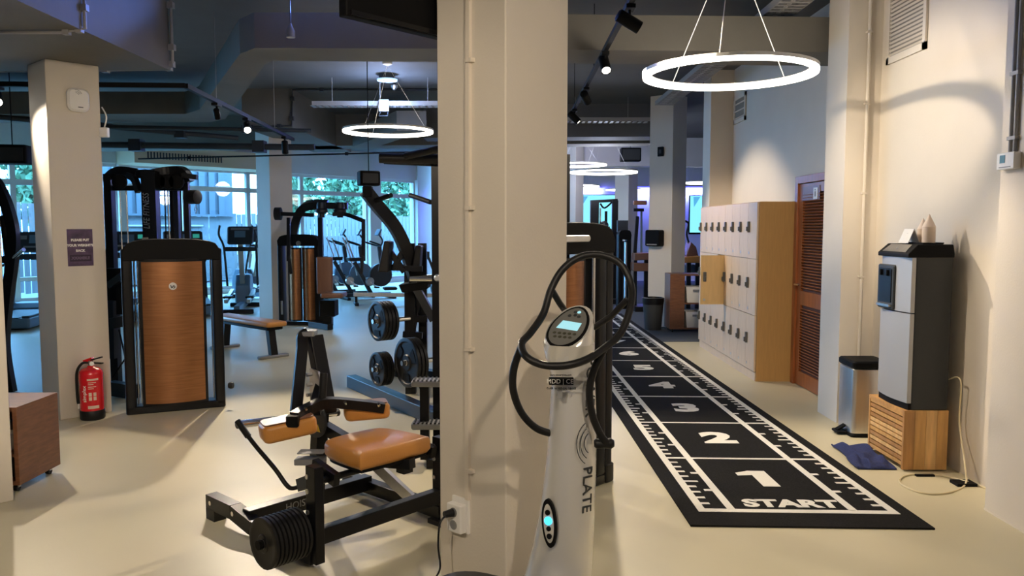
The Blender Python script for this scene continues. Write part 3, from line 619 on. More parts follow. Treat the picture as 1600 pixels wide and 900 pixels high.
# ---------------------------------------------------------------- vibration platform in front of the centre pillar
pp = thing('vibration_plate', 'silver vibration plate machine with black hoop handles in the foreground', 'exercise machine', (.19, 2.9, 0))
fd = Vector((-.57, -.82, 0)).normalized(); sd = Vector((fd.y, -fd.x, 0))   # facing direction and its right
DP = 2.88
prof = [(900, 820, 925), (850, 833, 927), (800, 843, 929), (740, 851, 931), (700, 855, 932), (650, 858, 932), (600, 861, 930), (560, 858, 928), (535, 849, 929), (515, 845, 930), (500, 847, 929)]
def ell(c, hw, hd, n=24, tilt=0.0, p=2.4):
    L = []
    for k in range(n):
        a = 2 * PI * k / n; ca, sa = math.cos(a), math.sin(a)
        x = math.copysign(abs(ca) ** (2 / p), ca) * hw; y = math.copysign(abs(sa) ** (2 / p), sa) * hd
        L.append(c + Vector((x, y, tilt * (y / hd) * .5 + 0)))
    return L
loops = []
b0 = PY(875, 900, DP); loops.append(ell(Vector((b0.x - .04, DP - .03, .02)), .20, .19)); loops.append(ell(Vector((b0.x - .025, DP - .02, .20)), .165, .15))
for (y, xl, xr) in prof:
    l = PY(xl, y, DP); r = PY(xr, y, DP); hw = (r.x - l.x) / 2
    loops.append(ell(Vector(((l.x + r.x) / 2, DP, l.z)), hw, min(.11, hw * .95) if y > 540 else .10))
top = PY(889, 512, DP); KT = .85
def tilted(c, rx, ry, n=24):
    L = []
    for k in range(n):
        a = 2 * PI * k / n; e = sd * (-rx * math.cos(a)) - fd * (ry * math.sin(a)); L.append(c + e + ZV * (KT * ry * math.sin(a)))
    return L
def near(c, L, ref):                    # rotate a loop so that it lines up with the one below
    k = min(range(len(L)), key=lambda i: (L[i] - ref[0]).length); R = L[k:] + L[:k]
    if (R[1] - ref[1]).length > (R[-1] - ref[1]).length: R = [R[0]] + R[:0:-1]
    return R
loops = loops[:-2]
for dz, rx, ry in ((-.055, .090, .088), (-.02, .092, .094), (0, .088, .088)): loops.append(near(top, tilted(top + ZV * dz, rx, ry), loops[-1]))
MB().loft(loops).build('column', M_SILV, pp, smooth=60, world=True)
# console face lies on the tilted top
cf = frame(top + ZV * .001, -sd, -fd + ZV * KT)
def onc(pts, h=.003, z0=0.0): return MB().prism([cf @ Vector((x, y, z0)) for x, y in pts], Vector(cf.col[2][:3]) * h)
oval = lambda rx, ry, n=28, cx=0, cy=0: [(cx + rx * math.cos(2 * PI * k / n) * (1 - .12 * math.sin(2 * PI * k / n)), cy + ry * math.sin(2 * PI * k / n)) for k in range(n)]
con = onc(oval(.078, .103), .005).build('console_rim', M_BLKM, pp, world=True)
cp = onc(oval(.069, .093), .0012, .0052).build('console_panel', mat('console_grey', (.14, .14, .13), .4), pp, world=True)
onc([(-.046, -.012), (.046, -.02), (.048, .018), (-.034, .026)], .001, .0068).build('display', M_LCD, pp, world=True)
for k in range(9):
    x = -.042 + (k % 5) * .021 + (.01 if k > 4 else 0); y = -.036 - (.018 if k > 4 else 0)
    onc(oval(.0075, .0055, 10, x, y), .0012, .0066).build('button', mat('button_olive', (.05, .05, .03), .5), pp, world=True)
for k, (x, y) in enumerate(((-.018, .052), (.004, .056), (.022, .05), (-.002, .072), (.014, .072))):
    onc(oval(.0075, .0065, 12, x, y), .0014, .0066).build('button', M_LCD if k == 4 else M_DGREY, pp, world=True)
# hoop handles
H = lambda x, y, Y: PY(x, y, Y)
ringp = crv([H(945, 543, 2.74), H(970, 520, 2.80), H(985, 480, 2.86), H(986, 445, 2.92), H(970, 413, 2.95), H(940, 399, 2.96), H(908, 401, 2.95), H(880, 420, 2.93), H(861, 452, 2.91), H(849, 490, 2.87), H(829, 520, 2.80), H(815, 537, 2.74), H(822, 557, 2.68), H(848, 570, 2.66), H(885, 571, 2.65), H(918, 561, 2.68)], 6, closed=True)
MB().tube(ringp, .0135, 10, closed=True).build('hoop_handle', M_RUB, pp, smooth=60, world=True)
MB().tube(crv([H(815, 540, 2.74), H(803, 575, 2.75), H(802, 610, 2.77), H(815, 645, 2.80), H(838, 669, 2.83), H(864, 678, 2.86)], 6), .0135, 10).build('handle_leg', M_RUB, pp, smooth=60, world=True)
MB().tube(crv([H(944, 545, 2.74), H(928, 578, 2.75), H(921, 612, 2.76), H(926, 650, 2.77), H(940, 682, 2.78), H(951, 693, 2.80)], 6), .0135, 10).build('handle_leg', M_RUB, pp, smooth=60, world=True)
MB().tube([H(862, 453, 2.91), H(874, 473, 2.95), H(886, 490, 3.0)], .012, 8).build('strut', M_RUB, pp, smooth=60, world=True)
MB().tube([H(980, 468, 2.88), H(955, 494, 2.92), H(928, 512, 2.95)], .012, 8).build('strut', M_RUB, pp, smooth=60, world=True)
kb = H(950, 693, 2.80); MB().lathe(kb + Vector((-.05, 0, .0)), (1, 0, 0), [(0, .012), (.008, .018), (.035, .016), (.06, .020), (.072, .012)], 14).build('knob', M_RUB, pp, smooth=60, world=True)
# base platform on the viewer's left
pc = Vector((-.06, 2.54, 0))
L = lambda h, g: [pc + sd * (math.copysign(abs(math.cos(a)) ** .45, math.cos(a)) * (.39 + g)) + fd * (math.copysign(abs(math.sin(a)) ** .45, math.sin(a)) * (.31 + g)) + ZV * h for a in [2 * PI * k / 32 for k in range(32)]]
MB().loft([L(.0, -.03), L(.04, 0), L(.25, 0), L(.27, -.01)]).build('base', M_DGREY, pp, smooth=40, world=True)
MB().loft([L(.27, -.03), L(.30, -.03), L(.305, -.045)]).build('platform', M_RUB, pp, smooth=40, world=True)
# marks on the column
def onfront(px, py): return PY(px, py, DP - .112)
def ftext(name, body, size, px, py, m=M_BLKM, rot=0.0, **k):
    p = PY(px, py, DP - .115); return text(name, body, size, m, pp, frame(p, (math.cos(rot), -.05, math.sin(rot)), (-math.sin(rot), 0, math.cos(rot))), ext=.004, **k)
pl = onfront(877, 596); MB().box(pl + Vector((-.043, -.004, -.012)), pl + Vector((.043, .02, .012))).build('label_plate', M_BLKM, pp, world=True)
ftext('label_lettering', 'MDD | CE', .022, 875, 596, M_WHT)
ftext('label_print', 'CLASS IIA MEDICAL DEVICE', .0085, 877, 607)
ftext('label_print', 'www.powerplate.com', .0085, 876, 586)
pl = onfront(875, 617); MB().box(pl + Vector((-.008, -.002, -.014)), pl + Vector((.008, .02, .014))).build('label_box', M_GREYP, pp, world=True)
sidef = lambda px, py, d=.095: PY(px, py, DP - d)
for i, (py, s) in enumerate(((765, 'PLATE'), (605, 'POWER'))):
    p = sidef(917 if i == 0 else 922, py, .082)
    text('side_lettering', s, .062, M_DGREY, pp, frame(p, (-.02, -.0, -1), (.78, .62, 0)), ext=.002)
for r in (.026, .040, .054):
    pts = []
    for k in range(13):
        a = math.radians(115 + 130 * k / 12); c0 = sidef(924, 692, .085); pts.append(c0 + Vector((math.cos(a) * r, -.018 * (-math.cos(a) * r / .054), math.sin(a) * r * 1.5)))
    MB().tube(pts, .0018, 6).build('emblem_arc', M_DGREY, pp, world=True)
# control oval low on the column
oc = PY(859, 817, DP - .098)
of = frame(oc, (1, -.55, .12), (.10, .0, 1))
def oo(rx, ry, h, z0): return MB().prism([of @ Vector((rx * math.cos(2 * PI * k / 28), ry * math.sin(2 * PI * k / 28) , z0)) for k in range(28)], Vector(of.col[2][:3]) * h)
oo(.0285, .088, .012, -.004).build('switch_rim', M_BLKM, pp, world=True); oo(.020, .070, .002, .008).build('switch_panel', M_SILV, pp, world=True)
for z, m, r in ((.040, M_BLKM, .010), (.010, mat('blue_button', (.0, .2, .4), .3, emit=(.05, .5, 1.0), es=2.5), .015), (-.018, M_BLKM, .009), (-.045, M_BLKM, .010)):
    p = of @ Vector((0, z, .010)); MB().cyl(p, p + Vector(of.col[2][:3]) * .004, r, n=14).build('switch_button', m, pp, world=True)
# ---------------------------------------------------------------- socket, duct and cable on the centre pillar (left face, normal -U)
PC = Vector((-.025, 3.2, 0))
def onleft(px, py):                    # point on the pillar's left face at a pixel
    r = ray(px, py); s = (PC - EYEV).dot(U) / r.dot(U); return EYEV + r * s
so = onleft(722, 803); sk = thing('wall_socket', 'white double power socket on the centre pillar', 'socket', so)
sb = lambda v0, v1, z0, z1, d0, d1: MB().hexa([so + V * v0 - U * d0 + ZV * z0, so + V * v1 - U * d0 + ZV * z0, so + V * v1 - U * d1 + ZV * z0, so + V * v0 - U * d1 + ZV * z0, so + V * v0 - U * d0 + ZV * z1, so + V * v1 - U * d0 + ZV * z1, so + V * v1 - U * d1 + ZV * z1, so + V * v0 - U * d1 + ZV * z1])
sb(-.05, .05, -.075, .075, 0, .012).build('back_plate', M_WHT, sk, world=True)
sb(-.04, .045, -.07, .055, .012, .05).build('housing', M_WHT, sk, world=True, bevel=.005)
for z in (-.035, .02): MB().cyl(so + V * .002 - U * .050 + ZV * z, so + V * .002 - U * .052 + ZV * z, .021, n=16).build('outlet', M_GREYP, sk, world=True)
pg = thing('power_cable', 'black plug and cable hanging from the wall socket', 'cable', so - ZV * .6)
q = so + V * .002 - U * .055 + ZV * .02
MB().cyl(q, q - U * .04 + V * .01, .019, .014).build('plug', M_RUB, pg, world=True, smooth=40)
MB().tube(crv([q - U * .04, q - U * .075 - ZV * .03, q - U * .085 - ZV * .12, q - U * .075 - ZV * .22, q - U * .08 + V * .03 - ZV * .30, q - U * .06 - V * .03 - ZV * .37, q - U * .07 + V * .04 - ZV * .28, q - U * .05 - ZV * .40, Vector((q.x - .05, q.y - .06, .01))], 8), .0045, 6).build('flex', M_RUB, pg, world=True, smooth=60)
dt = thing('cable_duct', 'cream painted cable duct running down the centre pillar to the socket', 'cable duct', onleft(732, 500))
A = onleft(737, 60); B = onleft(733, 778)
MB().bar(Vector((A.x, A.y, SLAB)) - U * .008, Vector((B.x, B.y, so.z + .075)) - U * .008, .02, .016, up=U).build('duct', M_PIPEW, dt, world=True)
for y in (95, 325, 545, 735):
    p = onleft(737, y); MB().bar(p - U * .012 + V * .018, p - U * .012 - V * .018, .024, .016).build('clip', M_PIPEW, dt, world=True)
# black television hung beside the pillar
a = Vector((-.645, 3.16, 0)); tv = thing('hanging_television', 'black television hung from the ceiling left of the centre pillar', 'television', (a.x, a.y, 2.42))
MB().hexa([a + ZV * 2.42, a + U * 1.0 + ZV * 2.42, a + U * 1.0 + V * .05 + ZV * 2.42, a + V * .05 + ZV * 2.42, a + ZV * 3.02, a + U * 1.0 + ZV * 3.02, a + U * 1.0 + V * .05 + ZV * 3.02, a + V * .05 + ZV * 3.02]).build('panel', M_BLKM, tv, world=True, bevel=.006)
MB().bar(a + U * .02 - V * .004 + ZV * 2.435, a + U * .98 - V * .004 + ZV * 2.435, .01, .02).build('bezel', M_BLK, tv, world=True)
MB().cyl(a + U * .30 + V * .07 + ZV * 2.7, a + U * .30 + V * .07 + ZV * SLAB, .02).box(a + U * .30 + V * .1 + ZV * 2.6 - Vector((.06, .06, 0)), a + U * .30 + V * .1 + ZV * 2.85 + Vector((.06, .06, 0))).build('ceiling_mount', M_BLKM, tv, world=True)
# ---------------------------------------------------------------- seated calf machine
O = Vector((-.645, 3.92, 0)); cm = thing('calf_machine', 'black seated calf raise machine with tan leather seat and pads', 'exercise machine', O)
K = lambda u, v, z: O + U * u + V * v + ZV * z
P1, P2 = -.41, .385
def post(u, zt): 
    MB().bar(K(u, 0, .03), K(u, 0, zt), .075, .05, up=U).build('post', M_BLK, cm, world=True, bevel=.003)
    for z in (zt - .05, zt - .12, zt - .22):
        MB().cyl(K(u - .030, .022, z), K(u - .020, .022, z), .012).build('bolt', M_STEEL, cm, world=True)
post(P1, .49); post(P2, .47)
MB().bar(K(P1, 0, .15), K(P2, 0, .15), .055, .075).build('cross_bar', M_BLK, cm, world=True, bevel=.004)
MB().cyl(K(P1, .03, .40), K(P2, .03, .40), .017).build('pivot_rod', M_BLK, cm, world=True, smooth=40)
for u in (-.30, .32): MB().bar(K(u, -.02, .40), K(u, .16, .44), .035, .06).build('rod_bracket', M_BLK, cm, world=True)
MB().bar(K(P1, 0, .06), K(P1, .55, .06), .065, .075).bar(K(P1, .55, .06), K(P1, .74, .095), .065, .075).bar(K(P1, .74, .095), K(P1, 1.0, .095), .065, .075).build('side_rail', M_BLK, cm, world=True)
MB().bar(K(P2, -.02, .06), K(P2, .85, .06), .065, .075).build('side_rail', M_BLK, cm, world=True, bevel=.004)
MB().box((-.035, -.045, 0), (.035, .045, .06)).build('rubber_foot', M_RUB, cm).matrix_local = Matrix.LocRotScale(K(P1, .95, 0) - O, Matrix.Rotation(PHI, 3, 'Z').to_euler(), None)
for v in (.95, .71): MB().cyl(K(P1 - .036, v, .095), K(P1 - .028, v, .095), .013).build('bolt', M_CHR, cm, world=True)
MB().box((-.06, -.06, 0), (.06, .06, .025)).build('rubber_foot', M_RUB, cm).matrix_local = Matrix.LocRotScale(K(P2, -.02, 0) - O, Matrix.Rotation(PHI, 3, 'Z').to_euler(), None)
MB().bar(K(P1, .63, .085), K(P2, .63, .085), .07, .085).build('rear_bar', M_BLK, cm, world=True, bevel=.004)
text('bar_lettering', 'HOIST', .055, M_GREYP, cm, frame(K(-.12, .593, .088), U, ZV), ext=.001)
# mast
MB().bar(K(0, .60, .12), K(0, .54, .62), .06, .07, up=U).build('mast', M_BLK, cm, world=True)
MB().bar(K(.02, .50, .58), K(.02, .62, 1.00), .055, .085, up=U).build('mast_front', M_BLK, cm, world=True, bevel=.006)
MB().tube(crv([K(-.02, .62, 1.02), K(-.05, .63, 1.0), K(-.075, .60, .92), K(-.17, .52, .62)], 6), .02, rect=(.02, .06)).build('mast_strap', M_BLK, cm, world=True)
MB().rbox(K(-.01, .62, 1.0) - Vector((.05, .03, 0)), K(.03, .64, 1.03) + Vector((.02, .02, 0)), .01).build('mast_cap', M_STEEL, cm, world=True)
MB().lathe(K(-.06, .52, .56), U, [(0, .10), (.015, .10)], 20).build('cam_plate', M_DGREY, cm, world=True)
MB().prism([K(-.062, .50, .50), K(-.062, .46, .50), K(-.062, .48, .54)], -U * .002).build('warning_label', mat('warn_yellow', (.8, .55, .03), .5), cm, world=True)
MB().prism([K(-.03, .58, .66), K(-.03, .50, .68), K(-.03, .46, .74), K(-.03, .50, .82), K(-.03, .58, .83)], -U * .012).build('adjust_plate', M_STEEL, cm, world=True)
for z in (.69, .745, .80): MB().cyl(K(-.04, .56, z), K(-.075, .56, z), .010).build('peg', M_STEEL, cm, world=True)
# chrome hand bar with black caps, and the release lever
h0 = PY(376, 663, 4.02); h1 = PY(524, 645, 4.48)
MB().cyl(h0, h1, .021, n=14).build('hand_bar', M_CHR, cm, world=True, smooth=40)
for p, d in ((h0, -1), (h1, 1)): MB().cyl(p, p + (h1 - h0).normalized() * d * .02, .021, n=14).build('end_cap', M_RUB, cm, world=True, smooth=40)
MB().tube(crv([PY(372, 660, 3.96), PY(398, 695, 3.90), PY(430, 733, 3.83), PY(447, 757, 3.80), PY(457, 763, 3.79), PY(472, 758, 3.79)], 6), .011, 8).build('release_lever', M_RUB, cm, world=True, smooth=60)
MB().tube([PY(371, 658, 3.96), PY(388, 682, 3.92)], .016, 8).build('lever_grip', M_RUB, cm, world=True, smooth=60)
MB().bar(PY(471, 757, 3.79), PY(490, 750, 3.70), .05, .06).build('lever_bracket', M_DGREY, cm, world=True)
MB().bar(PY(484, 772, 3.78), PY(484, 820, 3.86), .03, .03).build('lever_post', M_DGREY, cm, world=True)
MB().rbox(PY(478, 706, 4.0) - Vector((.04, .03, .0)), PY(492, 716, 4.0) + Vector((.05, .05, .03)), .006).rbox(PY(478, 716, 4.0) - Vector((.055, .03, .03)), PY(492, 716, 4.0) + Vector((.05, .05, 0)), .006).build('stop_block', M_GREYP, cm, world=True)
# thigh pads on a forked yoke
yk = K(.04, .44, .735)
def pad(c, du, wd, dp, th, name, tiltv=0):
    f = frame(c, du, ZV.cross(Vector(du)) + ZV * tiltv); b = MB().rbox((-wd / 2, -dp / 2, -th / 2), (wd / 2, dp / 2, th / 2), .035)
    b.v = [f @ p for p in b.v]; o = b.build(name, M_TAN, cm, world=True, smooth=50, bevel=.012)
    b = MB().rbox((-wd / 2 + .01, -dp / 2 + .01, th / 2 - .002), (wd / 2 - .01, dp / 2 - .01, th / 2 + .006), .03); b.v = [f @ p for p in b.v]
    b.build('pad_board', M_BROWNL, o.parent, world=True); return o
a1 = PY(450, 668, 3.93); a2 = PY(573, 641, 4.22)
pad(a1, (.80, .45, .10), .27, .16, .09, 'thigh_pad'); pad(a2, (.93, .30, .02), .24, .14, .085, 'thigh_pad')
y0 = PY(497, 636, 4.1)
MB().tube(crv([PY(460, 652, 3.90), PY(480, 640, 4.0), PY(510, 629, 4.08), PY(560, 632, 4.14), PY(600, 637, 4.18)], 5), .02, rect=(.05, .05)).build('pad_yoke', M_BLK, cm, world=True)
MB().rbox(PY(458, 655, 3.88) - Vector((.03, .03, .035)), PY(458, 655, 3.88) + Vector((.03, .03, .02)), .006).build('yoke_clamp', M_BLKM, cm, world=True)
MB().tube([PY(503, 632, 4.08), PY(505, 600, 4.09), PY(506, 583, 4.1)], .02, 10).build('yoke_grip', M_RUB, cm, world=True, smooth=60)
MB().bar(PY(492, 640, 4.1), K(.02, .55, .74), .05, .08).build('yoke_arm', M_BLK, cm, world=True)
for p in ((478, 640, 3.94), (540, 631, 4.06), (592, 634, 4.12)):
    q = PY(*p); MB().cyl(q, q + Vector((0, -.012, .012)), .008).build('bolt', M_CHR, cm, world=True)
# seat
sc = K(-.035, .035, 0)
def seat_loop(s, z):
    pts = [(-.215, -.14), (-.175, -.175), (.18, -.18), (.225, -.13), (.19, .12), (.10, .18), (-.13, .18), (-.205, .11)]
    return [sc + U * (p.x * s) + V * (p.y * s) + ZV * z for p in crv([Vector((x, y, 0)) for x, y in pts], 5, closed=True)]
st = MB().loft([seat_loop(.94, .455), seat_loop(1.0, .475), seat_loop(1.0, .515), seat_loop(.97, .533), seat_loop(.88, .540)]).build('seat', M_TAN, cm, smooth=70, world=True)
MB().loft([seat_loop(.9, .437), seat_loop(.9, .456)]).build('seat_board', M_BLKM, cm, world=True)
MB().bar(K(-.02, .10, .41), K(.05, -.16, .43), .05, .05).build('seat_bracket', M_BLK, cm, world=True)
MB().bar(K(.02, .54, .5), K(.02, .12, .42), .05, .06).build('seat_arm', M_BLK, cm, world=True)
MB().box((-.03, -.03, -.05), (.03, .03, .05)).build('seat_clamp', M_BLK, cm).matrix_local = Matrix.LocRotScale(K(.10, -.04, .40) - O, Matrix.Rotation(PHI, 3, 'Z').to_euler(), None)
# diagonal link under the seat
MB().bar(K(.12, .30, .36), K(.26, .10, .14), .04, .05).build('link_arm', M_STEEL, cm, world=True)
# weight plates on the peg of the near post
for k in range(9):
    a = K(P1 - .055 - k * .0215, .05, .178)
    t = thing('weight_plate', ('innermost', 'second', 'third', 'fourth', 'fifth', 'sixth', 'seventh', 'eighth', 'outermost')[k] + ' small black weight plate on the calf machine peg' + (', counted from the post' if k > 0 and k < 8 else ''), 'weight plate', a, 0, 'plates on the calf machine')
    MB().lathe((0, 0, 0), -U, [(0, .03), (.001, .105), (.003, .118), (.016, .118), (.019, .105), (.016, .095), (.016, .045), (.020, .04), (.020, .024)], 24).build('disc', M_RUB, t, smooth=35)
    MB().lathe((0, 0, 0), -U, [(.0, .023), (.0205, .023)], 12).build('hub', M_STEEL, t)
MB().cyl(K(P1, .05, .178), K(P1 - .27, .05, .178), .022).build('plate_peg', M_BLKM, cm, world=True)
# ---------------------------------------------------------------- weight stack shroud shared by the strength machines (local: x across, -y towards the viewer)
def shroud(t, wd, h, panels, cap=M_BLKM, pm=M_WPANEL, pd=.10, depth=.16, logo=True):
    pw = .085
    for s in (-1, 1): MB().rbox((s * (wd / 2 - pw), -depth / 2, .03), (s * wd / 2, depth / 2, h - .07), .02).build('frame_post', M_BLK, t, smooth=35)
    L = []
    for k in range(17):
        x = -1 + 2 * k / 16; e = (1 - abs(x) ** 5)
        L.append((x * wd / 2 * (1.0 if abs(x) < 1 else .985), h - .09 + .09 * e ** .5 + .015 * (1 - x * x)))
    poly = [Vector((x, -depth / 2 - .012, z)) for x, z in L] + [Vector((wd / 2 - .012, -depth / 2 - .012, h - .17)), Vector((-wd / 2 + .012, -depth / 2 - .012, h - .17))]
    MB().prism(poly, (0, depth + .024, 0)).build('header', cap, t, bevel=.008)
    MB().rbox((-wd / 2, -depth / 2, 0), (wd / 2, depth / 2, .065), .02).build('base_frame', M_BLK, t, smooth=35)
    for x0, x1, z0, z1 in panels:
        n = 10; yb = -depth / 2
        bow = lambda x: -.055 * (1 - ((2 * (x - x0) / (x1 - x0)) - 1) ** 2)
        for (g, m, nm, o, th) in ((.022, M_BLK, 'panel_frame', 0, .03), (0, pm, 'panel', -.006, .02)):
            xs = [x0 - g + (x1 - x0 + 2 * g) * k / n for k in range(n + 1)]
            lo = [[Vector((x, yb + bow(min(max(x, x0), x1)) + o, z)) for x in xs] + [Vector((x, yb + bow(min(max(x, x0), x1)) + o + th, z)) for x in reversed(xs)] for z in (z0 - g, z1 + g)]
            MB().loft(lo).build(nm, m, t, smooth=40)
        if logo:
            zc = z0 + (z1 - z0) * .83; xc = (x0 + x1) / 2; y = yb + bow(xc) - .008
            lg = MB().lathe((xc, y, zc), (0, -1, 0), [(0, .032), (.003, .032)], 20).build('emblem', M_STEEL, t)
            MB().tube(crv([(xc - .018, y - .004, zc + .012), (xc - .008, y - .004, zc - .014), (xc + .006, y - .004, zc + .004), (xc + .016, y - .004, zc - .008), (xc + .004, y - .004, zc - .018)], 4), .0035, 6).build('emblem_stroke', M_BLKM, lg)
# ---------------------------------------------------------------- multi station with the big copper panel
a = Vector((-3.26, 6.665, 0)); b = Vector((-2.54, 7.0, 0)); mid = (a + b) / 2
mg = thing('cable_tower', 'black multi-station cable tower with a large copper-brown panel', 'exercise machine', mid + V * .06, math.atan2(b.y - a.y, b.x - a.x))
shroud(mg, .80, 1.48, [(-.245, .235, .085, 1.30)])
for x in (-.30, .31):
    for k in range(2): MB().cyl((x + k * .025, .0, .07), (x + k * .025, 0, 1.33), .008, n=8).build('guide_rod', M_CHR, mg, smooth=60)
MB().box((-.2, .04, .1), (.2, .09, 1.2)).build('weight_stack', M_BLKM, mg)
def Q(px, py, Y): return PY(px, py, Y)
def wbar(px0, py0, px1, py1, Y, w, h, name, m=M_BLK, root=None, Y2=None, **k):
    return MB().bar(Q(px0, py0, Y), Q(px1, py1, Y2 or Y), w, h, up=(0, -1, 0)).build(name, m, root, world=True, **k)
def fz(px, Y): p = PY(px, 354, Y); return Vector((p.x, p.y, 0))
def wpost(px, pyt, Y, w, name, root, d=None, m=M_BLK, px2=None):
    f = fz(px, Y); t = PY(px2 or px, pyt, Y); return MB().bar((t.x, Y, .0), t, d or w, w, up=(1, 0, 0)).build(name, m, root, world=True)
wpost(170, 272, 8.1, .075, 'upright', mg, .09); wpost(234, 268, 7.9, .14, 'upright', mg, .10); wpost(273, 285, 8.7, .09, 'upright', mg); wpost(291, 280, 8.1, .05, 'upright', mg)
p = Q(231, 330, 7.83); text('upright_lettering', 'LIFE FITNESS', .085, M_STEEL, mg, frame(Q(229, 330, 7.84), (0, 0, 1), (-1, 0, 0)), ext=.002, shear=.2, sx=.75)
MB().rbox(Q(227, 378, 7.84) - Vector((.03, .004, .045)), Q(227, 378, 7.84) + Vector((.03, .004, .045)), .004, 1).build('instruction_label', M_GREYP, mg, world=True)
MB().lathe(Q(229, 270, 7.95), ZV, [(-.06, .05), (-.05, .09), (0, .10), (.02, .095), (.03, .06)], 20).build('crown_cap', M_BLKM, mg, smooth=40, world=True)
MB().tube(crv([Q(166, 300, 8.15), Q(168, 280, 8.12), Q(185, 269, 8.08), Q(215, 272, 8.0)], 5), .04, rect=(.07, .09)).build('top_arm', M_BLK, mg, world=True)
MB().tube(crv([Q(200, 274, 8.0), Q(210, 280, 7.95), Q(217, 300, 7.92)], 5), .03, rect=(.05, .06)).build('top_arm', M_BLK, mg, world=True)
MB().tube(crv([Q(240, 272, 8.0), Q(262, 268, 8.1), Q(285, 269, 8.1), Q(294, 285, 8.1)], 5), .04, rect=(.10, .10)).build('top_arm', M_BLK, mg, world=True)
wbar(165, 294, 295, 294, 8.12, .05, .05, 'cross_beam', root=mg)
wbar(285, 274, 308, 277, 8.0, .05, .05, 'boom', root=mg)
for px in (187, 248, 262, 276): MB().lathe(Q(px, 284, 8.0) - Vector((.0, .02, 0)), (0, 1, 0), [(0, .07), (.008, .075), (.03, .075), (.038, .07)], 18).build('pulley', M_BLKM, mg, smooth=40, world=True)
MB().lathe(Q(303, 308, 7.95), (1, -.3, 0), [(-.05, .05), (-.045, .07), (.045, .07), (.05, .05)], 18).build('swivel_pulley', M_RUB, mg, smooth=40, world=True)
wbar(288, 307, 300, 308, 7.98, .06, .06, 'pulley_arm', root=mg)
MB().tube([Q(306, 320, 7.93), Q(304, 327, 7.93), Q(306, 334, 7.93), Q(308, 327, 7.93)], .004, 6, closed=True).build('carabiner', M_CHR, mg, world=True)
for px, Y, m in ((187, 8.15, M_CHR), (197, 8.2, M_CHR), (257, 8.3, M_BLKM), (262, 8.3, M_CHR), (269, 8.35, M_BLKM), (282, 8.3, M_BLKM), (246, 8.4, M_CHR)):
    t = Q(px, 294, Y); MB().cyl((t.x, Y, .25), t, .007, n=8).build('cable', m, mg, world=True)
# lower side station at the left of the panel
wbar(172, 445, 200, 425, 7.5, .06, .06, 'arm_bar', root=mg, Y2=7.3); wbar(176, 505, 202, 500, 7.4, .10, .11, 'seat_pad', M_RUB, mg); wbar(174, 470, 176, 560, 7.4, .06, .06, 'seat_post', root=mg)
MB().bar(G(174, 606, .08), G(212, 612, .08), .09, .13).build('base_beam', M_BLK, mg, world=True)
MB().tube([Q(186, 515, 7.3), Q(196, 560, 7.2), Q(176, 590, 7.2)], .008, 6).build('cable', M_BLKM, mg, world=True)
MB().box(Q(180, 455, 7.6) - Vector((.07, .05, .22)), Q(190, 455, 7.6) + Vector((.05, .05, .22))).build('weight_stack', M_BLKM, mg, world=True)
MB().lathe(Q(361, 602, 6.95), (1, 0, 0), [(-.02, .025), (0, .032), (.02, .025)], 12).build('knob', M_RUB, mg, world=True, smooth=50)
# ---------------------------------------------------------------- flat bench
bo = Vector((-2.92, 9.62, 0)); bn = thing('flat_bench', 'flat bench with tan pad on black legs beside the cable tower', 'bench', bo, PHI)
MB().rbox((-.14, -.12, .385), (.14, 1.30, .45), .04).build('pad', M_TAN, bn, smooth=50, bevel=.012)
MB().rbox((-.11, -.06, .345), (.11, 1.26, .385), .02).build('pad_tray', M_BLKM, bn, smooth=40)
for y, s in ((.06, -1), (1.12, 1)):
    MB().bar((0, y + s * .06, .03), (0, y, .35), .09, .07, up=(0, 1, 0)).build('leg', M_BLK, bn)
    MB().rbox((-.20, y + s * .06 - .045, 0), (.20, y + s * .06 + .045, .035), .02).build('foot', M_GREYP, bn, smooth=40)
# ---------------------------------------------------------------- butterfly machine
YB = 12.75; fm = thing('butterfly_machine', 'chest fly machine with two copper-brown panels, brown backrest and hanging arms', 'exercise machine', (fz(465, YB).x, YB + .1, 0), math.radians(-6))
shroud(fm, .70, 1.46, [(-.15, .03, .10, 1.24), (.09, .27, .10, 1.24)], logo=False)
MB().box((-.30, -.095, .18), (-.27, -.085, .40)).build('instruction_label', M_STEEL, fm)
MB().lathe((.02, -.1, 1.33), (0, -1, 0), [(0, .04), (.01, .04)], 16).build('emblem', M_STEEL, fm)
MB().tube(crv([Q(458, 370, YB + .1), Q(463, 345, YB + .1), Q(474, 325, YB + .05), Q(490, 320, YB), Q(512, 320, YB)], 5), .05, rect=(.13, .13)).build('boom', M_BLK, fm, world=True)
wbar(490, 321, 543, 322, YB - .1, .10, .08, 'top_bar', root=fm)
wbar(434, 334, 490, 336, YB - .35, .06, .07, 'left_arm', root=fm); wbar(451, 340, 451, 408, YB - .35, .05, .05, 'left_lever', root=fm); wbar(451, 400, 455, 428, YB - .4, .04, .04, 'left_grip', M_RUB, fm)
MB().tube(crv([Q(520, 335, YB - .3), Q(540, 335, YB - .3), Q(560, 342, YB - .35), Q(570, 346, YB - .35)], 4), .03, rect=(.06, .06)).build('right_arm', M_BLK, fm, world=True)
wbar(568, 343, 568, 408, YB - .35, .055, .055, 'right_lever', root=fm); wbar(567, 400, 565, 428, YB - .4, .04, .04, 'right_grip', M_RUB, fm)
MB().lathe(Q(435, 334, YB - .35), (1, 0, 0), [(-.06, .06), (-.05, .10), (.04, .10), (.05, .06)], 16).build('pivot_drum', M_RUB, fm, smooth=40, world=True)
for px in (502, 531):
    MB().lathe(Q(px, 316, YB - .2), (0, 0, -1), [(0, .06), (.04, .075), (.1, .075), (.12, .10), (.16, .10), (.18, .05), (.24, .05)], 16).build('pivot_drum', M_RUB, fm, smooth=40, world=True)
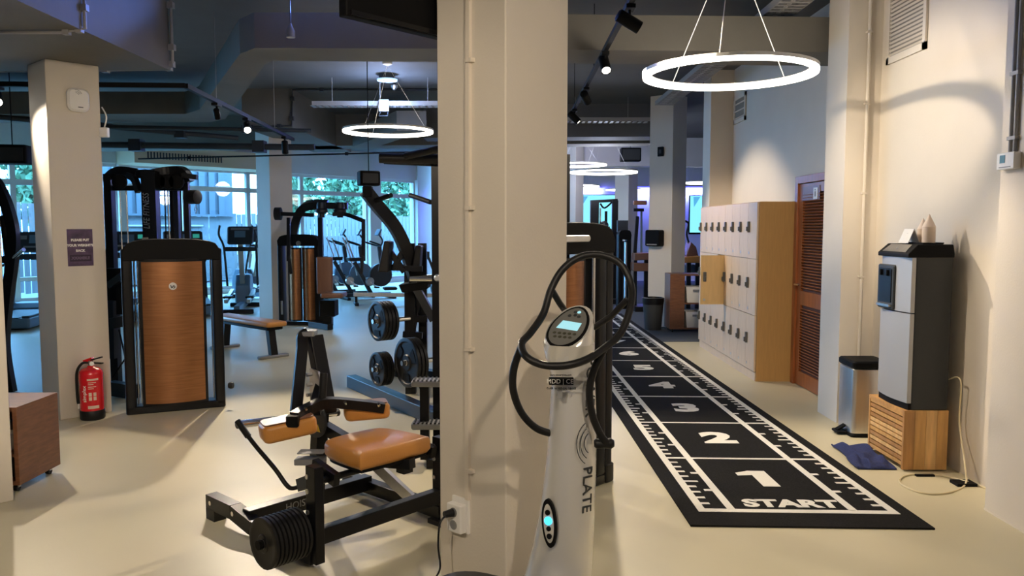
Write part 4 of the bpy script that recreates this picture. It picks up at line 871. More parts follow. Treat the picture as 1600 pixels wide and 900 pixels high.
wpost(500, 316, YB - .05, .07, 'upright', fm)
b = MB().rbox((-.125, -.05, 0), (.125, .05, .58), .03); f = Matrix.Translation(Q(508, 459, YB - .3)); b.v = [f @ p for p in b.v]; b.build('backrest', M_BROWNL, fm, smooth=40, world=True, bevel=.01)
b = MB().rbox((-.17, -.25, -.04), (.17, .15, .04), .04); f = Matrix.Translation(Q(523, 460, YB - .5)); b.v = [f @ p for p in b.v]; b.build('seat', M_BROWNL, fm, smooth=40, world=True, bevel=.01)
MB().bar(Q(512, 470, YB - .4), (Q(512, 470, YB - .4).x, YB - .4, .05), .12, .14).build('seat_post', M_BLK, fm, world=True)
MB().rbox(Q(503, 488, YB - .45) - Vector((.02, .1, .06)), Q(525, 470, YB - .35) + Vector((.02, .1, .02)), .02).build('seat_carriage', M_BLKM, fm, world=True)
MB().bar(G(486, 506, .05), G(516, 511, .05), .10, .09).build('base_beam', M_BLK, fm, world=True)
# ---------------------------------------------------------------- plate-loaded row machine
YP = 7.55; pr_ = thing('plate_loaded_machine', 'black plate-loaded machine with a curved lever arm behind the calf machine', 'exercise machine', fz(630, YP))
MB().bar(G(549, 595, .06), G(700, 660, .06), .10, .12).build('base_beam', M_BLK, pr_, world=True, bevel=.005)
MB().bar(G(600, 575, .06), G(690, 590, .06), .10, .12).build('base_beam', M_BLK, pr_, world=True)
wpost(627, 380, YP, .10, 'upright', pr_, .08, px2=640); wpost(660, 380, YP + .25, .08, 'upright', pr_)
MB().tube(crv([Q(571, 298, YP - .35), Q(590, 322, YP - .3), Q(615, 352, YP - .25), Q(632, 385, YP - .2), Q(645, 425, YP - .1), Q(655, 460, YP)], 6), .05, rect=(.085, .11)).build('lever_arm', M_BLK, pr_, world=True)
MB().rbox(Q(575, 300, YP - .35) - Vector((.045, .05, .05)), Q(575, 300, YP - .35) + Vector((.04, .05, .05)), .015).build('arm_end', M_BLKM, pr_, world=True)
MB().cyl(Q(588, 313, YP - .35), Q(611, 305, YP - .5), .022).build('handle', M_RUB, pr_, world=True, smooth=40)
MB().cyl(Q(641, 305, YP - .35), Q(673, 316, YP - .55), .022).build('handle', M_RUB, pr_, world=True, smooth=40)
def slab(pts, Y, th, name, m, root, bevel=.012): return MB().prism([Q(x, y, Y) for x, y in pts], (0, th, 0)).build(name, m, root, world=True, bevel=bevel)
slab([(600, 376), (609, 378), (606, 426), (590, 425)], YP - .45, .25, 'chest_pad', M_RUB, pr_)
slab([(649, 383), (658, 384), (655, 425), (642, 425)], YP - .2, .2, 'back_pad', M_RUB, pr_)
wbar(606, 388, 632, 425, YP - .25, .05, .06, 'brace', root=pr_); wbar(630, 392, 615, 420, YP - .2, .05, .06, 'brace', root=pr_); wbar(602, 418, 660, 420, YP - .2, .05, .05, 'pad_bar', root=pr_)
wbar(640, 440, 692, 438, YP - .3, .06, .07, 'seat_bar', root=pr_); slab([(622, 445), (668, 440), (668, 452), (628, 458)], YP - .35, .3, 'seat', M_BLKM, pr_)
wbar(645, 440, 678, 500, YP - .3, .07, .09, 'brace', M_DGREY, pr_); wbar(633, 498, 668, 498, YP, .06, .07, 'plate_bar', root=pr_); wbar(630, 522, 660, 524, YP, .06, .07, 'plate_bar', root=pr_)
wbar(655, 450, 640, 530, YP + .1, .08, .1, 'brace', root=pr_)
MB().cyl(Q(640, 435, YP - .4), Q(680, 432, YP - .4), .02).build('roller', M_CHR, pr_, world=True)
PD = Vector((-.80, -.60, 0))
def big_plate(px, py, Y, r, n, lb, th=.035):
    for k in range(n):
        c = Q(px, py, Y) - PD * (k * (th + .002))
        t = thing('weight_plate', lb[k] if isinstance(lb, (list, tuple)) else lb, 'weight plate', c, 0, 'plates on the plate-loaded machine')
        MB().lathe((0, 0, 0), PD, [(-th, .03), (-th, r * .95), (-th * .8, r), (-th * .1, r), (0, r * .95), (0, r * .86), (-th * .3, r * .82), (-th * .3, r * .34), (0, r * .30), (0, .026)], 28).build('disc', M_RUB, t, smooth=35)
        MB().lathe((0, 0, 0), PD, [(-th, .025), (.002, .025)], 14).build('hub', M_STEEL, t)
        if k == 0:
            x = ZV.cross(PD).normalized()
            for j in range(3):
                an = 2 * PI * j / 3 + .5; d = x * math.cos(an) + ZV * math.sin(an); e = PD.cross(d)
                MB().prism([PD * -.006 + d * r * .45 + e * r * .22, PD * -.006 + d * r * .75 + e * r * .30, PD * -.006 + d * r * .75 - e * r * .30, PD * -.006 + d * r * .45 - e * r * .22], PD * .003).build('grip_slot', M_BLKM, t)
    MB().cyl(Q(px, py, Y) + PD * .04, Q(px, py, Y) - PD * .35, .022).build('plate_peg', M_CHR, pr_, world=True)
big_plate(588, 502, 7.3, .185, 4, ['outermost black weight plate of the upper stack on the plate-loaded machine', 'second black plate from outside in the upper stack', 'third black plate from outside in the upper stack', 'innermost black plate of the upper stack'])
big_plate(588, 577, 7.0, .152, 3, ['outermost small black plate low on the left of the plate-loaded machine', 'second small black plate low on the left stack', 'innermost small black plate low on the left stack'])
big_plate(634, 567, 6.75, .215, 3, ['outermost large black plate low beside the pillar', 'second large black plate low beside the pillar', 'innermost large black plate low beside the pillar'])
# ---------------------------------------------------------------- pull-up tower half hidden by the centre pillar
YT = 5.6; pt = thing('pull_up_tower', 'black pull-up tower with two ribbed foot steps beside the centre pillar', 'exercise machine', fz(683, YT))
wpost(682, 238, YT, .07, 'upright', pt, .07)
q = fz(682, YT); MB().bar(q + Vector((0, 0, .03)), q + Vector((.9, 0, .03)), .07, .06).bar(q + Vector((0, -.45, .03)), q + Vector((0, .35, .03)), .07, .06).build('base_frame', M_BLK, pt, world=True)
MB().bar(q + Vector((.9, 0, 0)), q + Vector((.9, 0, 2.1)), .07, .07).build('upright', M_BLK, pt, world=True)
MB().cyl(Q(593, 247, YT - .1), Q(760, 250, YT - .1), .035).build('pull_up_bar', M_RUB, pt, world=True, smooth=40)
MB().cyl(Q(634, 244, YT - .15), Q(690, 232, YT - .3), .025).build('grip', M_RUB, pt, world=True, smooth=40)
MB().cyl(Q(600, 252, YT), Q(684, 256, YT), .02).build('brace', M_BLK, pt, world=True)
for py in (434,): MB().lathe(Q(684, py, YT - .08), (0, -1, 0), [(0, .02), (.02, .026), (.035, .018)], 14).build('knob', M_STEEL, pt, smooth=50, world=True)
MB().cyl(Q(640, 436, YT), Q(690, 436, YT), .016).build('arm', M_CHR, pt, world=True)
for py, nm in ((597, 'step'), (663, 'step')):
    c = Q(667, py, YT - .35); o = MB().rbox(c - Vector((.10, .07, .022)), c + Vector((.12, .07, .018)), .02).build(nm, M_GREYP, pt, world=True, smooth=40)
    for k in range(7): MB().box(c + Vector((-.085 + k * .028, -.066, .018)), c + Vector((-.073 + k * .028, .066, .024))).build('rib', M_RUB, o, world=False).location = -Vector(pt.location)
c = Q(664, 663, YT - .32); MB().bar((c.x, c.y, .03), (c.x, c.y, Q(667, 600, YT - .35).z), .06, .06).build('step_post', M_BLK, pt, world=True)
MB().bar((c.x, c.y, .05), (c.x + .35, c.y + .3, .05), .06, .06).build('step_foot', M_BLK, pt, world=True)
# ---------------------------------------------------------------- second stack tower right of the centre pillar
R2 = Vector((.575, 4.96, 0)); s2 = thing('weight_stack_tower', 'black weight stack tower with silver top behind the centre pillar', 'exercise machine', R2 - U * .38, PHI)
shroud(s2, .76, 1.61, [(-.24, .06, .09, 1.40)], logo=False)
MB().rbox((.20, -.085, .06), (.31, .07, 1.5), .03).build('rear_post', M_BLK, s2, smooth=40)
MB().rbox((-.36, -.105, 1.51), (.10, -.09, 1.55), .02, 1).build('top_trim', M_STEEL, s2, smooth=40)
MB().cyl((.15, -.09, .1), (.15, -.09, 1.45), .010).build('guide_rod', M_CHR, s2, smooth=60)
MB().rbox((.30, -.09, 0), (.39, .09, .12), .02).build('foot', M_RUB, s2, smooth=40)
# ---------------------------------------------------------------- treadmills, cross trainers and bikes by the windows
def make_treadmill(label):
    t = thing('treadmill', label, 'treadmill', (0, 0, 0), 0, 'treadmills by the windows')
    MB().rbox((-.42, -.95, .03), (.42, .75, .19), .04).build('deck', M_BLUEC, t, smooth=40)
    MB().box((-.26, -.93, .19), (.26, .55, .20)).build('belt', M_RUB, t)
    for s in (-1, 1):
        MB().rbox((s * .30, -.93, .19), (s * .41, .55, .225), .02).build('side_rail', M_DGREY, t, smooth=40)
        MB().bar((s * .38, .55, .2), (s * .36, .80, 1.18), .06, .10, up=(0, 1, 0)).build('upright', M_DGREY, t)
        MB().tube(crv([(s * .36, .78, 1.05), (s * .37, .55, 1.02), (s * .37, .25, .95)], 4), .022, 8).build('hand_rail', M_RUB, t, smooth=60)
    MB().loft([[Vector((x, y, z)) for x, y in ((-.40, .45), (.40, .45), (.40, .98), (-.40, .98))] for z in (.05, .22)] + [[Vector((x, y, .30)) for x, y in ((-.34, .58), (.34, .58), (.36, .92), (-.36, .92))]]).build('motor_hood', M_BLUEC, t, bevel=.02)
    MB().bar((-.38, .74, 1.08), (.38, .74, 1.08), .12, .10).build('console_bar', M_DGREY, t)
    c = MB().rbox((-.36, -.035, -.17), (.36, .035, .2), .05, 1); f = Matrix.Translation((0, .76, 1.32)) @ Matrix.Rotation(-.35, 4, 'X'); c.v = [f @ p for p in c.v]
    co = c.build('console', M_DGREY, t, smooth=40)
    for (x0, x1, z0, z1, m) in ((-.12, .12, -.02, .13, M_BLUEC), (-.30, -.16, .05, .12, M_GREYP), (.18, .30, .05, .13, mat('green_display', (.02, .15, .12), .3, emit=(.05, .5, .4), es=.5)), (-.2, .2, -.10, -.07, M_GREYP)):
        d = MB().box((x0, -.040, z0), (x1, -.034, z1)); d.v = [f @ p for p in d.v]; d.build('display', m, co)
    return t
def place(o, px, Y, rz, label=None):
    p = fz(px, Y); o.location = p; o.rotation_euler = (0, 0, rz)
    if label: o['label'] = label
    return o
t0 = make_treadmill('blue-grey treadmill at the left edge by the window'); place(t0, 30, 13.0, math.radians(12))
for px, Y, rz, lb in ((190, 13.8, 20, 'treadmill behind the cable tower, left one'), (287, 14.8, 24, 'treadmill right behind the copper panel')):
    place(copy_tree(t0), px, Y, math.radians(rz), lb)
def make_elliptical(label):
    t = thing('cross_trainer', label, 'cross trainer')
    MB().rbox((-.30, -.75, 0), (.30, -.65, .08), .03).build('foot', M_RUB, t, smooth=40); MB().rbox((-.30, .65, 0), (.30, .75, .08), .03).build('foot', M_RUB, t, smooth=40)
    MB().bar((0, -.7, .09), (0, .7, .09), .10, .10).build('base_beam', M_BLUEC, t)
    MB().loft([[Vector((x, y, z)) for x, y in ((-.14, .2 + e), (.14, .2 + e), (.14, .85 - e), (-.14, .85 - e))] for z, e in ((.1, 0), (.45, .02), (.66, .14))]).build('flywheel_housing', M_BLUEC, t, bevel=.03)
    MB().bar((0, .30, .5), (0, .12, 1.28), .09, .12, up=(0, 1, 0)).build('mast', M_STEEL, t)
    c = MB().rbox((-.24, -.035, -.17), (.24, .035, .19), .05, 1); f = Matrix.Translation((0, .08, 1.42)) @ Matrix.Rotation(-.35, 4, 'X'); c.v = [f @ p for p in c.v]
    co = c.build('console', M_DGREY, t, smooth=40)
    for (x0, x1, z0, z1, m) in ((-.10, .10, -.04, .09, M_BLUEC), (-.17, .17, .11, .15, M_GREYP)):
        d = MB().box((x0, -.040, z0), (x1, -.034, z1)); d.v = [f @ p for p in d.v]; d.build('display', m, co)
    MB().bar((-.30, .1, 1.17), (.30, .1, 1.17), .14, .08).build('accessory_tray', M_DGREY, t)
    for s in (-1, 1):
        MB().tube(crv([(s * .28, .25, .45), (s * .29, .10, 1.0), (s * .30, .0, 1.25), (s * .36, -.12, 1.45), (s * .34, -.10, 1.62)], 5), .022, 8).build('moving_handle', M_DGREY, t, smooth=60)
        MB().bar((s * .20, .35, .35), (s * .20, -.6, .22), .06, .07).build('pedal_arm', M_STEEL, t)
        MB().rbox((s * .12, -.45, .26), (s * .28, -.10, .30), .03).build('pedal', M_RUB, t, smooth=40)
    return t
e0 = make_elliptical('cross trainer in front of the middle window'); place(e0, 374, 15.2, math.radians(12))
place(copy_tree(e0), 408, 17.6, math.radians(60), 'cross trainer half hidden by the hall pillar')
def make_bike(label, air=False):
    t = thing('exercise_bike', label, 'exercise bike', (0, 0, 0), 0, 'bikes by the windows')
    for y in (-.5, .55): MB().rbox((-.28, y - .04, 0), (.28, y + .04, .06), .02).build('foot', M_RUB, t, smooth=40)
    MB().bar((0, -.5, .09), (0, .55, .09), .08, .08).build('base_beam', M_DGREY, t)
    MB().lathe((-.06, .32, .52), (1, 0, 0), [(0, .1), (.01, .26), (.11, .26), (.12, .1)], 20).build('flywheel', M_BLUEC if air else M_DGREY, t, smooth=40)
    MB().bar((0, .1, .1), (0, -.28, .82), .06, .08, up=(0, 1, 0)).build('seat_tube', M_DGREY, t)
    MB().loft([[Vector((x, y, .84)) for x, y in ((-.12, -.42), (.12, -.42), (.05, -.10), (-.05, -.10))], [Vector((x, y, .92)) for x, y in ((-.13, -.44), (.13, -.44), (.05, -.08), (-.05, -.08))]]).build('saddle', M_RUB, t, bevel=.02)
    MB().bar((0, .40, .3), (0, .30, 1.15), .06, .08, up=(0, 1, 0)).build('handle_tube', M_DGREY, t)
    MB().tube(crv([(-.26, -.02, 1.28), (-.24, .22, 1.2), (0, .32, 1.16), (.24, .22, 1.2), (.26, -.02, 1.28)], 5), .02, 8).build('handlebar', M_RUB, t, smooth=60)
    MB().tube(crv([(0, .32, 1.14), (0, .38, 1.28), (0, .30, 1.42)], 4), .02, 8).build('console_stem', M_DGREY, t, smooth=60)
    c = MB().rbox((-.12, -.02, -.08), (.12, .02, .08), .02, 1); f = Matrix.Translation((0, .28, 1.47)) @ Matrix.Rotation(-.5, 4, 'X'); c.v = [f @ p for p in c.v]; c.build('console', M_BLUEC, t, smooth=40)
    MB().lathe((-.09, .05, .38), (1, 0, 0), [(0, .08), (.02, .10), (.16, .10), (.18, .08)], 16).build('crank', M_STEEL, t, smooth=40)
    for s in (-1, 1):
        MB().bar((s * .10, .05, .38), (s * .11, .05 + s * .12, .38 - s * .12), .02, .03).build('crank_arm', M_CHR, t)
        MB().rbox((s * .11, .0 + s * .12, .36 - s * .12), (s * .22, .10 + s * .12, .39 - s * .12), .015).build('pedal', M_RUB, t, smooth=40)
        if air: MB().tube(crv([(s * .18, .2, .5), (s * .22, .1, .95), (s * .24, -.05, 1.35)], 4), .02, 8).build('push_lever', M_STEEL, t, smooth=60)
    return t
b0 = make_bike('exercise bike with push levers behind the brown backrest', True); place(b0, 517, 18.4, math.radians(-62))
place(copy_tree(b0), 541, 18.0, math.radians(-70), 'exercise bike left of the hanging right arm of the butterfly machine')
b1 = make_bike('exercise bike in front of the white window pier'); place(b1, 572, 17.6, math.radians(-60))
# rowing machine on the floor by the right window
rw = thing('rowing_machine', 'low rowing machine between the bikes and the plate-loaded machine', 'rowing machine', fz(628, 16.4), math.radians(-75))
MB().bar((0, -1.0, .22), (0, .8, .16), .08, .08).build('rail', M_STEEL, rw)
MB().lathe((-.1, .85, .32), (1, 0, 0), [(0, .15), (.01, .26), (.19, .26), (.2, .15)], 20).build('flywheel', M_DGREY, rw, smooth=40)
MB().rbox((-.15, -.4, .30), (.15, -.12, .36), .05).build('seat', M_RUB, rw, smooth=40)
for y in (-.95, .8): MB().rbox((-.25, y - .04, 0), (.25, y + .04, .06), .02).bar((0, y, .05), (0, y, .2), .05, .05).build('foot', M_RUB, rw)
MB().bar((0, .75, .4), (0, .55, .95), .04, .05, up=(0, 1, 0)).box((-.12, .50, .92), (.12, .55, 1.08)).build('monitor_arm', M_DGREY, rw)
# curved black frame of a machine at the left edge
ae = thing('arched_machine', 'arched black machine frame half hidden by the left edge pillar', 'exercise machine', fz(0, 7.6))
MB().tube(crv([Q(-18, 270, 7.6), Q(-2, 292, 7.6), Q(12, 325, 7.6), Q(21, 365, 7.6), Q(19, 410, 7.6), Q(11, 470, 7.6), Q(6, 540, 7.6), Vector((fz(4, 7.6).x, 7.6, .0))], 6), .04, rect=(.07, .09)).build('front_arch', M_BLK, ae, world=True)
MB().tube(crv([Q(-8, 360, 7.7), Q(4, 340, 7.7), Q(8, 370, 7.7), Q(14, 410, 7.65)], 5), .03, 8).build('inner_arch', M_BLK, ae, world=True, smooth=50)
MB().bar(Q(14, 405, 7.6), Q(-40, 408, 7.6), .06, .07).build('cross_arm', M_BLK, ae, world=True); MB().bar((fz(6, 7.6).x, 7.6, .03), (fz(6, 7.6).x - .9, 7.6, .03), .08, .06).build('base_beam', M_BLK, ae, world=True)
MB().cyl(Q(22, 402, 7.55), Q(37, 390, 7.4), .018).build('handle', M_CHR, ae, world=True, smooth=40)
# ---------------------------------------------------------------- things on and around the poster pillar
PK = Vector((-3.74, 6.47, 0))
def onface(px, py):                     # point on the right face of the poster pillar (runs along U, normal -V)
    r = ray(px, py); s = (PK - EYEV).dot(V) / r.dot(V); return EYEV + r * s
c = (onface(105, 359) + onface(145, 414)) / 2; a = onface(105, 386); b = onface(145, 386); hw = (b - a).length / 2
hh = (onface(105, 359).z - onface(105, 417).z) / 2
ps = thing('poster', 'purple poster reading PLEASE PUT YOUR WEIGHTS BACK on the white pillar', 'poster', c)
MB().hexa([c - U * hw - ZV * hh - V * .001, c + U * hw - ZV * hh - V * .001, c + U * hw - ZV * hh - V * .004, c - U * hw - ZV * hh - V * .004, c - U * hw + ZV * hh - V * .001, c + U * hw + ZV * hh - V * .001, c + U * hw + ZV * hh - V * .004, c - U * hw + ZV * hh - V * .004]).build('sheet', M_SIGN, ps, world=True)
fr_ = lambda dz: frame(c - V * .005 + ZV * dz, U, ZV)
for dz, s, sz in ((.062, 'PLEASE PUT', .027), (.018, "YOUR WEIGHT'S", .027), (-.026, 'BACK', .027)): text('slogan', s, sz, M_WHT, ps, fr_(dz), ext=.0005, bold=.0016)
MB().hexa([c + U * x + ZV * z - V * y for x, z, y in ((-.085, -.115, .0042), (.085, -.115, .0042), (.085, -.115, .005), (-.085, -.115, .005), (-.085, -.06, .0042), (.085, -.06, .0042), (.085, -.06, .005), (-.085, -.06, .005))]).build('title_block', mat('dark_purple', (.03, .015, .04), .5), ps, world=True)
text('title', 'XXAMBLE', .032, mat('mid_purple', (.13, .085, .15), .5), ps, frame(c - V * .0055 + ZV * -.088, U, ZV), ext=.0005, bold=.002)
c = onface(120, 157); wr = thing('wifi_router', 'white wireless access point high on the poster pillar', 'router', c)
b = MB().rbox((-.085, -.05, -.095), (.085, 0, .095), .05, 1, 5); f = Matrix.Translation(c) @ Matrix.Rotation(PHI, 4, 'Z'); b.v = [f @ p for p in b.v]; b.build('case', M_WHT, wr, world=True, smooth=40)
for k in range(3):
    b = MB().tube([Vector((-.02 + k * .0 + math.cos(an) * (.02 + k * .012), -.051, .035 + math.sin(an) * (.02 + k * .012))) for an in [math.radians(20 + 14 * j) for j in range(7)]], .002, 6); b.v = [f @ p for p in b.v]; b.build('emblem_arc', M_GREYP, wr, world=True)
b = MB().box((-.01, -.0515, -.062), (.03, -.050, -.056)); b.v = [f @ p for p in b.v]; b.build('maker_mark', M_DGREY, wr, world=True)
c = onface(156, 205); jb = thing('junction_box', 'small white junction box with cable on the side of the poster pillar', 'junction box', c + U * .03)
MB().rbox(c + Vector((.0, -.02, -.05)), c + Vector((.07, .03, .03)), .01).build('case', M_WHT, jb, world=True)
MB().tube(crv([c + Vector((.04, 0, .03)), c + Vector((.06, 0, .12)), c + Vector((.02, .01, .2))], 5), .006, 6).build('cable', M_WHT, jb, world=True)
# ---------------------------------------------------------------- fire extinguisher
ex = thing('fire_extinguisher', 'red fire extinguisher standing against the poster pillar', 'fire extinguisher', G(145, 654))
MB().lathe((0, 0, 0), ZV, [(0, .088), (.01, .095), (.075, .095), (.08, .092)], 28).build('base_ring', M_RUB, ex, smooth=40)
MB().lathe((0, 0, 0), ZV, [(.06, .088), (.10, .090), (.38, .090), (.405, .084), (.425, .066), (.435, .03), (.45, .022)], 32).build('cylinder', M_RED, ex, smooth=50)
MB().lathe((0, 0, .44), ZV, [(0, .02), (.05, .02), (.055, .014)], 16).build('valve', M_CHR, ex, smooth=40)
MB().lathe((.02, -.02, .468), (.5, -.8, 0), [(0, .018), (.012, .018)], 14).build('gauge', M_WHT, ex)
MB().bar((-.03, 0, .485), (.10, -.01, .52), .03, .012).build('squeeze_lever', M_RUB, ex); MB().bar((-.02, 0, .475), (.105, -.01, .468), .03, .010).build('carry_handle', M_RUB, ex)
MB().bar((-.05, 0, .48), (.02, 0, .505), .036, .03).build('safety_cap', M_RED, ex)
MB().tube(crv([(-.01, -.01, .475), (-.06, -.02, .468), (-.105, -.02, .40), (-.112, -.02, .28), (-.108, -.02, .16), (-.10, -.02, .115)], 6), .011, 8).build('hose', M_RUB, ex, smooth=60)
MB().cyl((-.10, -.02, .13), (-.097, -.02, .09), .013, .010).build('nozzle', M_WHT, ex)
def cyl_patch(a0, a1, z0, z1, r, m, name):
    n = 8; L = [[Vector((math.sin(math.radians(a0 + (a1 - a0) * k / n)) * (r + e), -math.cos(math.radians(a0 + (a1 - a0) * k / n)) * (r + e), z)) for k in range(n + 1) for e in ((0,) )] for z in (z0, z1) for e in (0,)]
    o = [[Vector((p.x * (1 + .001 / r), p.y * (1 + .001 / r), p.z)) for p in l] for l in L]
    return MB().loft([L[0] + o[0][::-1], L[1] + o[1][::-1]]).build(name, m, ex)
M_LBL = mat('label_pale', (.70, .52, .40), .5)
cyl_patch(8, 62, .335, .350, .0903, M_LBL, 'label_band'); cyl_patch(8, 62, .10, .125, .0903, M_LBL, 'label_band')
for k, z in enumerate((.315, .30, .28, .265)): cyl_patch(12, 50 - (k % 2) * 12, z, z + .006, .0903, M_LBL, 'label_print')
for a0, z in ((14, .205), (36, .205), (14, .17), (36, .17)): cyl_patch(a0, a0 + 14, z, z + .03, .0903, M_LBL, 'label_picture')
tx = frame((math.sin(math.radians(-8)) * .0905, -math.cos(math.radians(-8)) * .0905, .225), (0, 0, 1), (-1, .14, 0))
text('brand_lettering', 'simplex', .045, M_WHT, ex, tx, ext=.0015, world=False)
# ---------------------------------------------------------------- rolling cabinet at the left
cb = thing('rolling_cabinet', 'low walnut cabinet on castors beside the left edge pillar', 'cabinet', (-3.16, 4.88, 0))
bx0, bx1, by0, by1, bz0, bz1 = -3.42, -2.955, 4.66, 5.09, .05, .525
MB().box((bx1 - .025, by0, bz0), (bx1, by1, bz1)).build('side_panel', M_DWOOD, cb, world=True); MB().box((bx0, by0, bz0), (bx0 + .025, by1, bz1)).build('side_panel', M_DWOOD, cb, world=True)
MB().box((bx0 + .025, by0, bz1 - .025), (bx1 - .025, by1, bz1)).build('top_panel', M_DWOOD, cb, world=True); MB().box((bx0 + .025, by0, bz0), (bx1 - .025, by1, bz0 + .025)).build('bottom_panel', M_DWOOD, cb, world=True)
MB().box((bx0 + .025, by1 - .015, bz0 + .025), (bx1 - .025, by1, bz1 - .025)).build('back_panel', M_DWOOD, cb, world=True); MB().box((bx0 + .025, by0 + .01, .22), (bx1 - .025, by1 - .015, .24)).build('shelf', M_DWOOD, cb, world=True)
for x, y in ((bx0 + .05, by0 + .05), (bx1 - .05, by0 + .05), (bx0 + .05, by1 - .05), (bx1 - .05, by1 - .05)):
    o = MB().cyl((x - .012, y, .022), (x + .012, y, .022), .022, n=14).build('castor', M_RUB, cb, world=True)
    MB().box((x - .018, y - .012, .025), (x + .018, y + .012, .05)).build('castor_fork', M_STEEL, cb, world=True)
for k, (z, m, lb) in enumerate(((.24, M_WHT, 'white carton on the cabinet shelf'), (.075, M_DGREY, 'dark box on the bottom of the cabinet'))):
    t = thing('storage_box', lb, 'box', (-3.1, 4.88, z + .001)); MB().rbox((-.10, -.14, 0), (.10, .14, .115), .01).build('carton', m, t, smooth=40); MB().rbox((-.104, -.144, .105), (.104, .144, .13), .01).build('lid', m, t, smooth=40)
# ---------------------------------------------------------------- corridor end: bin, shelf, dispenser, screens
bn2 = thing('waste_bin', 'dark plastic waste bin lined with a bag by the dispenser pillar', 'bin', G(1020, 515))
MB().lathe((0, 0, 0), ZV, [(0, .13), (.48, .165), (.48, .155), (.05, .12)], 20).build('tub', M_DGREY, bn2, smooth=40)
MB().lathe((0, 0, 0), ZV, [(.40, .162), (.45, .170), (.50, .172), (.505, .155), (.42, .145)], 20).build('bag', M_BLK, bn2, smooth=60)
ds = thing('towel_dispenser', 'black paper dispenser on the pillar above the waste bin', 'dispenser', (2.17, 11.9, 1.35))
c = PY(1027, 372, 11.85); cdv = Vector((2.50, 12.46, 0)); r = ray(1027, 372); s_ = (cdv - EYEV).dot(U) / r.dot(U); c = EYEV + r * s_
f = frame(c, -V, ZV); ds.location = c
b = MB().rbox((-.13, -.13, 0), (.13, .13, .16), .03); b.v = [f @ p for p in b.v]; b.build('case', M_BLKM, ds, world=True, smooth=40)
b = MB().box((-.09, -.11, .16), (.09, -.09, .168)); b.v = [f @ p for p in b.v]; b.build('outlet', M_GREYP, ds, world=True)
r = ray(1033, 237); s_ = (cdv - EYEV).dot(U) / r.dot(U); c = EYEV + r * s_; f = frame(c, -V, ZV)
ws = thing('wall_switch', 'small black switch box high on the dispenser pillar', 'switch', c); b = MB().rbox((-.05, -.075, 0), (.05, .075, .03), .01); b.v = [f @ p for p in b.v]; b.build('case', M_BLKM, ws, world=True); b = MB().box((-.02, -.03, .03), (.02, .03, .036)); b.v = [f @ p for p in b.v]; b.build('rocker', M_DGREY, ws, world=True)
g0 = G(1045, 519); sh = thing('open_shelf', 'dark walnut open shelf unit with white baskets beside the waste bin', 'shelf', g0)
sx0, sx1, sy0, sy1, shh = g0.x, g0.x + .62, g0.y - .05, g0.y + .38, .86
MB().box((sx0, sy0, .05), (sx0 + .22, sy1, shh)).build('cupboard', M_DWOOD, sh, world=True)
MB().box((sx0, sy0, shh), (sx1, sy1, shh + .025)).build('top_panel', M_DWOOD, sh, world=True)
for z in (.05, .43): MB().box((sx0 + .22, sy0, z), (sx1 - .02, sy1, z + .02)).build('shelf_board', M_DWOOD, sh, world=True)
MB().box((sx1 - .02, sy0, .05), (sx1, sy1, shh)).build('side_panel', M_DWOOD, sh, world=True)
for x in (sx0 + .05, sx1 - .05):
    for y in (sy0 + .05, sy1 - .05): MB().cyl((x - .012, y, .025), (x + .012, y, .025), .025).build('castor', M_RUB, sh, world=True)
for z, lb in ((.071, 'white basket on the bottom board of the walnut shelf'), (.451, 'white basket on the upper board of the walnut shelf')):
    t = thing('basket', lb, 'basket', (sx0 + .41, sy0 + .19, z), 0, 'white baskets'); 
    MB().loft([[Vector((x * s, y * s, zz)) for x, y in ((-.16, -.16), (.16, -.16), (.16, .16), (-.16, .16))] for zz, s in ((0, .85), (.24, 1), (.24, .95), (.02, .8))]).build('tub', M_WHT, t)
    MB().box((-.06, -.168, .17), (.06, -.160, .20)).build('grip', M_GREYP, t)
tb_ = thing('towel_roll', 'rolled tan towel in the lower white basket', 'towel', (sx0 + .40, sy0 + .19, .16)); MB().lathe((-.09, 0, .05), (1, .3, .1), [(0, .02), (.01, .055), (.16, .06), (.18, .02)], 14).build('roll', M_LOCK, tb_, smooth=50)
MB().tube([Vector((-.02, .06 * math.cos(a_), .056 + .062 * math.sin(a_))) for a_ in [2 * PI * k / 12 for k in range(12)]], .006, 6, closed=True).build('band', M_BROWNL, tb_)
def screen(px0, px1, py0, py1, Y, label, m=M_SCREEN):
    a, b = PY(px0, py1, Y), PY(px1, py0, Y); t = thing('wall_screen', label, 'screen', ((a.x + b.x) / 2, Y, a.z))
    MB().box((a.x, Y, a.z), (b.x, Y + .05, b.z)).build('case', M_BLKM, t, world=True); MB().box((a.x + .03, Y - .004, a.z + .05), (b.x - .03, Y - .001, b.z - .02)).build('display', m, t, world=True)
    MB().prism([(a.x + .12, Y - .006, b.z - .05), (a.x + .32, Y - .006, b.z - .05), (a.x + .14, Y - .006, b.z - .35)], (0, .002, 0)).build('picture_shape', mat('screen_blue', (.02, .05, .1), .3, emit=(.1, .45, .8), es=1.0), t, world=True)
    MB().box(((a.x + b.x) / 2 - .1, Y + .05, a.z + .1), ((a.x + b.x) / 2 + .1, 23.6, b.z - .1)).build('wall_mount', M_BLKM, t, world=True)
screen(901, 968, 304, 372, 23.2, 'bright cyan wall screen left of the distant pillar'); screen(1076, 1106, 305, 366, 23.2, 'bright cyan wall screen right of the dispenser pillar')
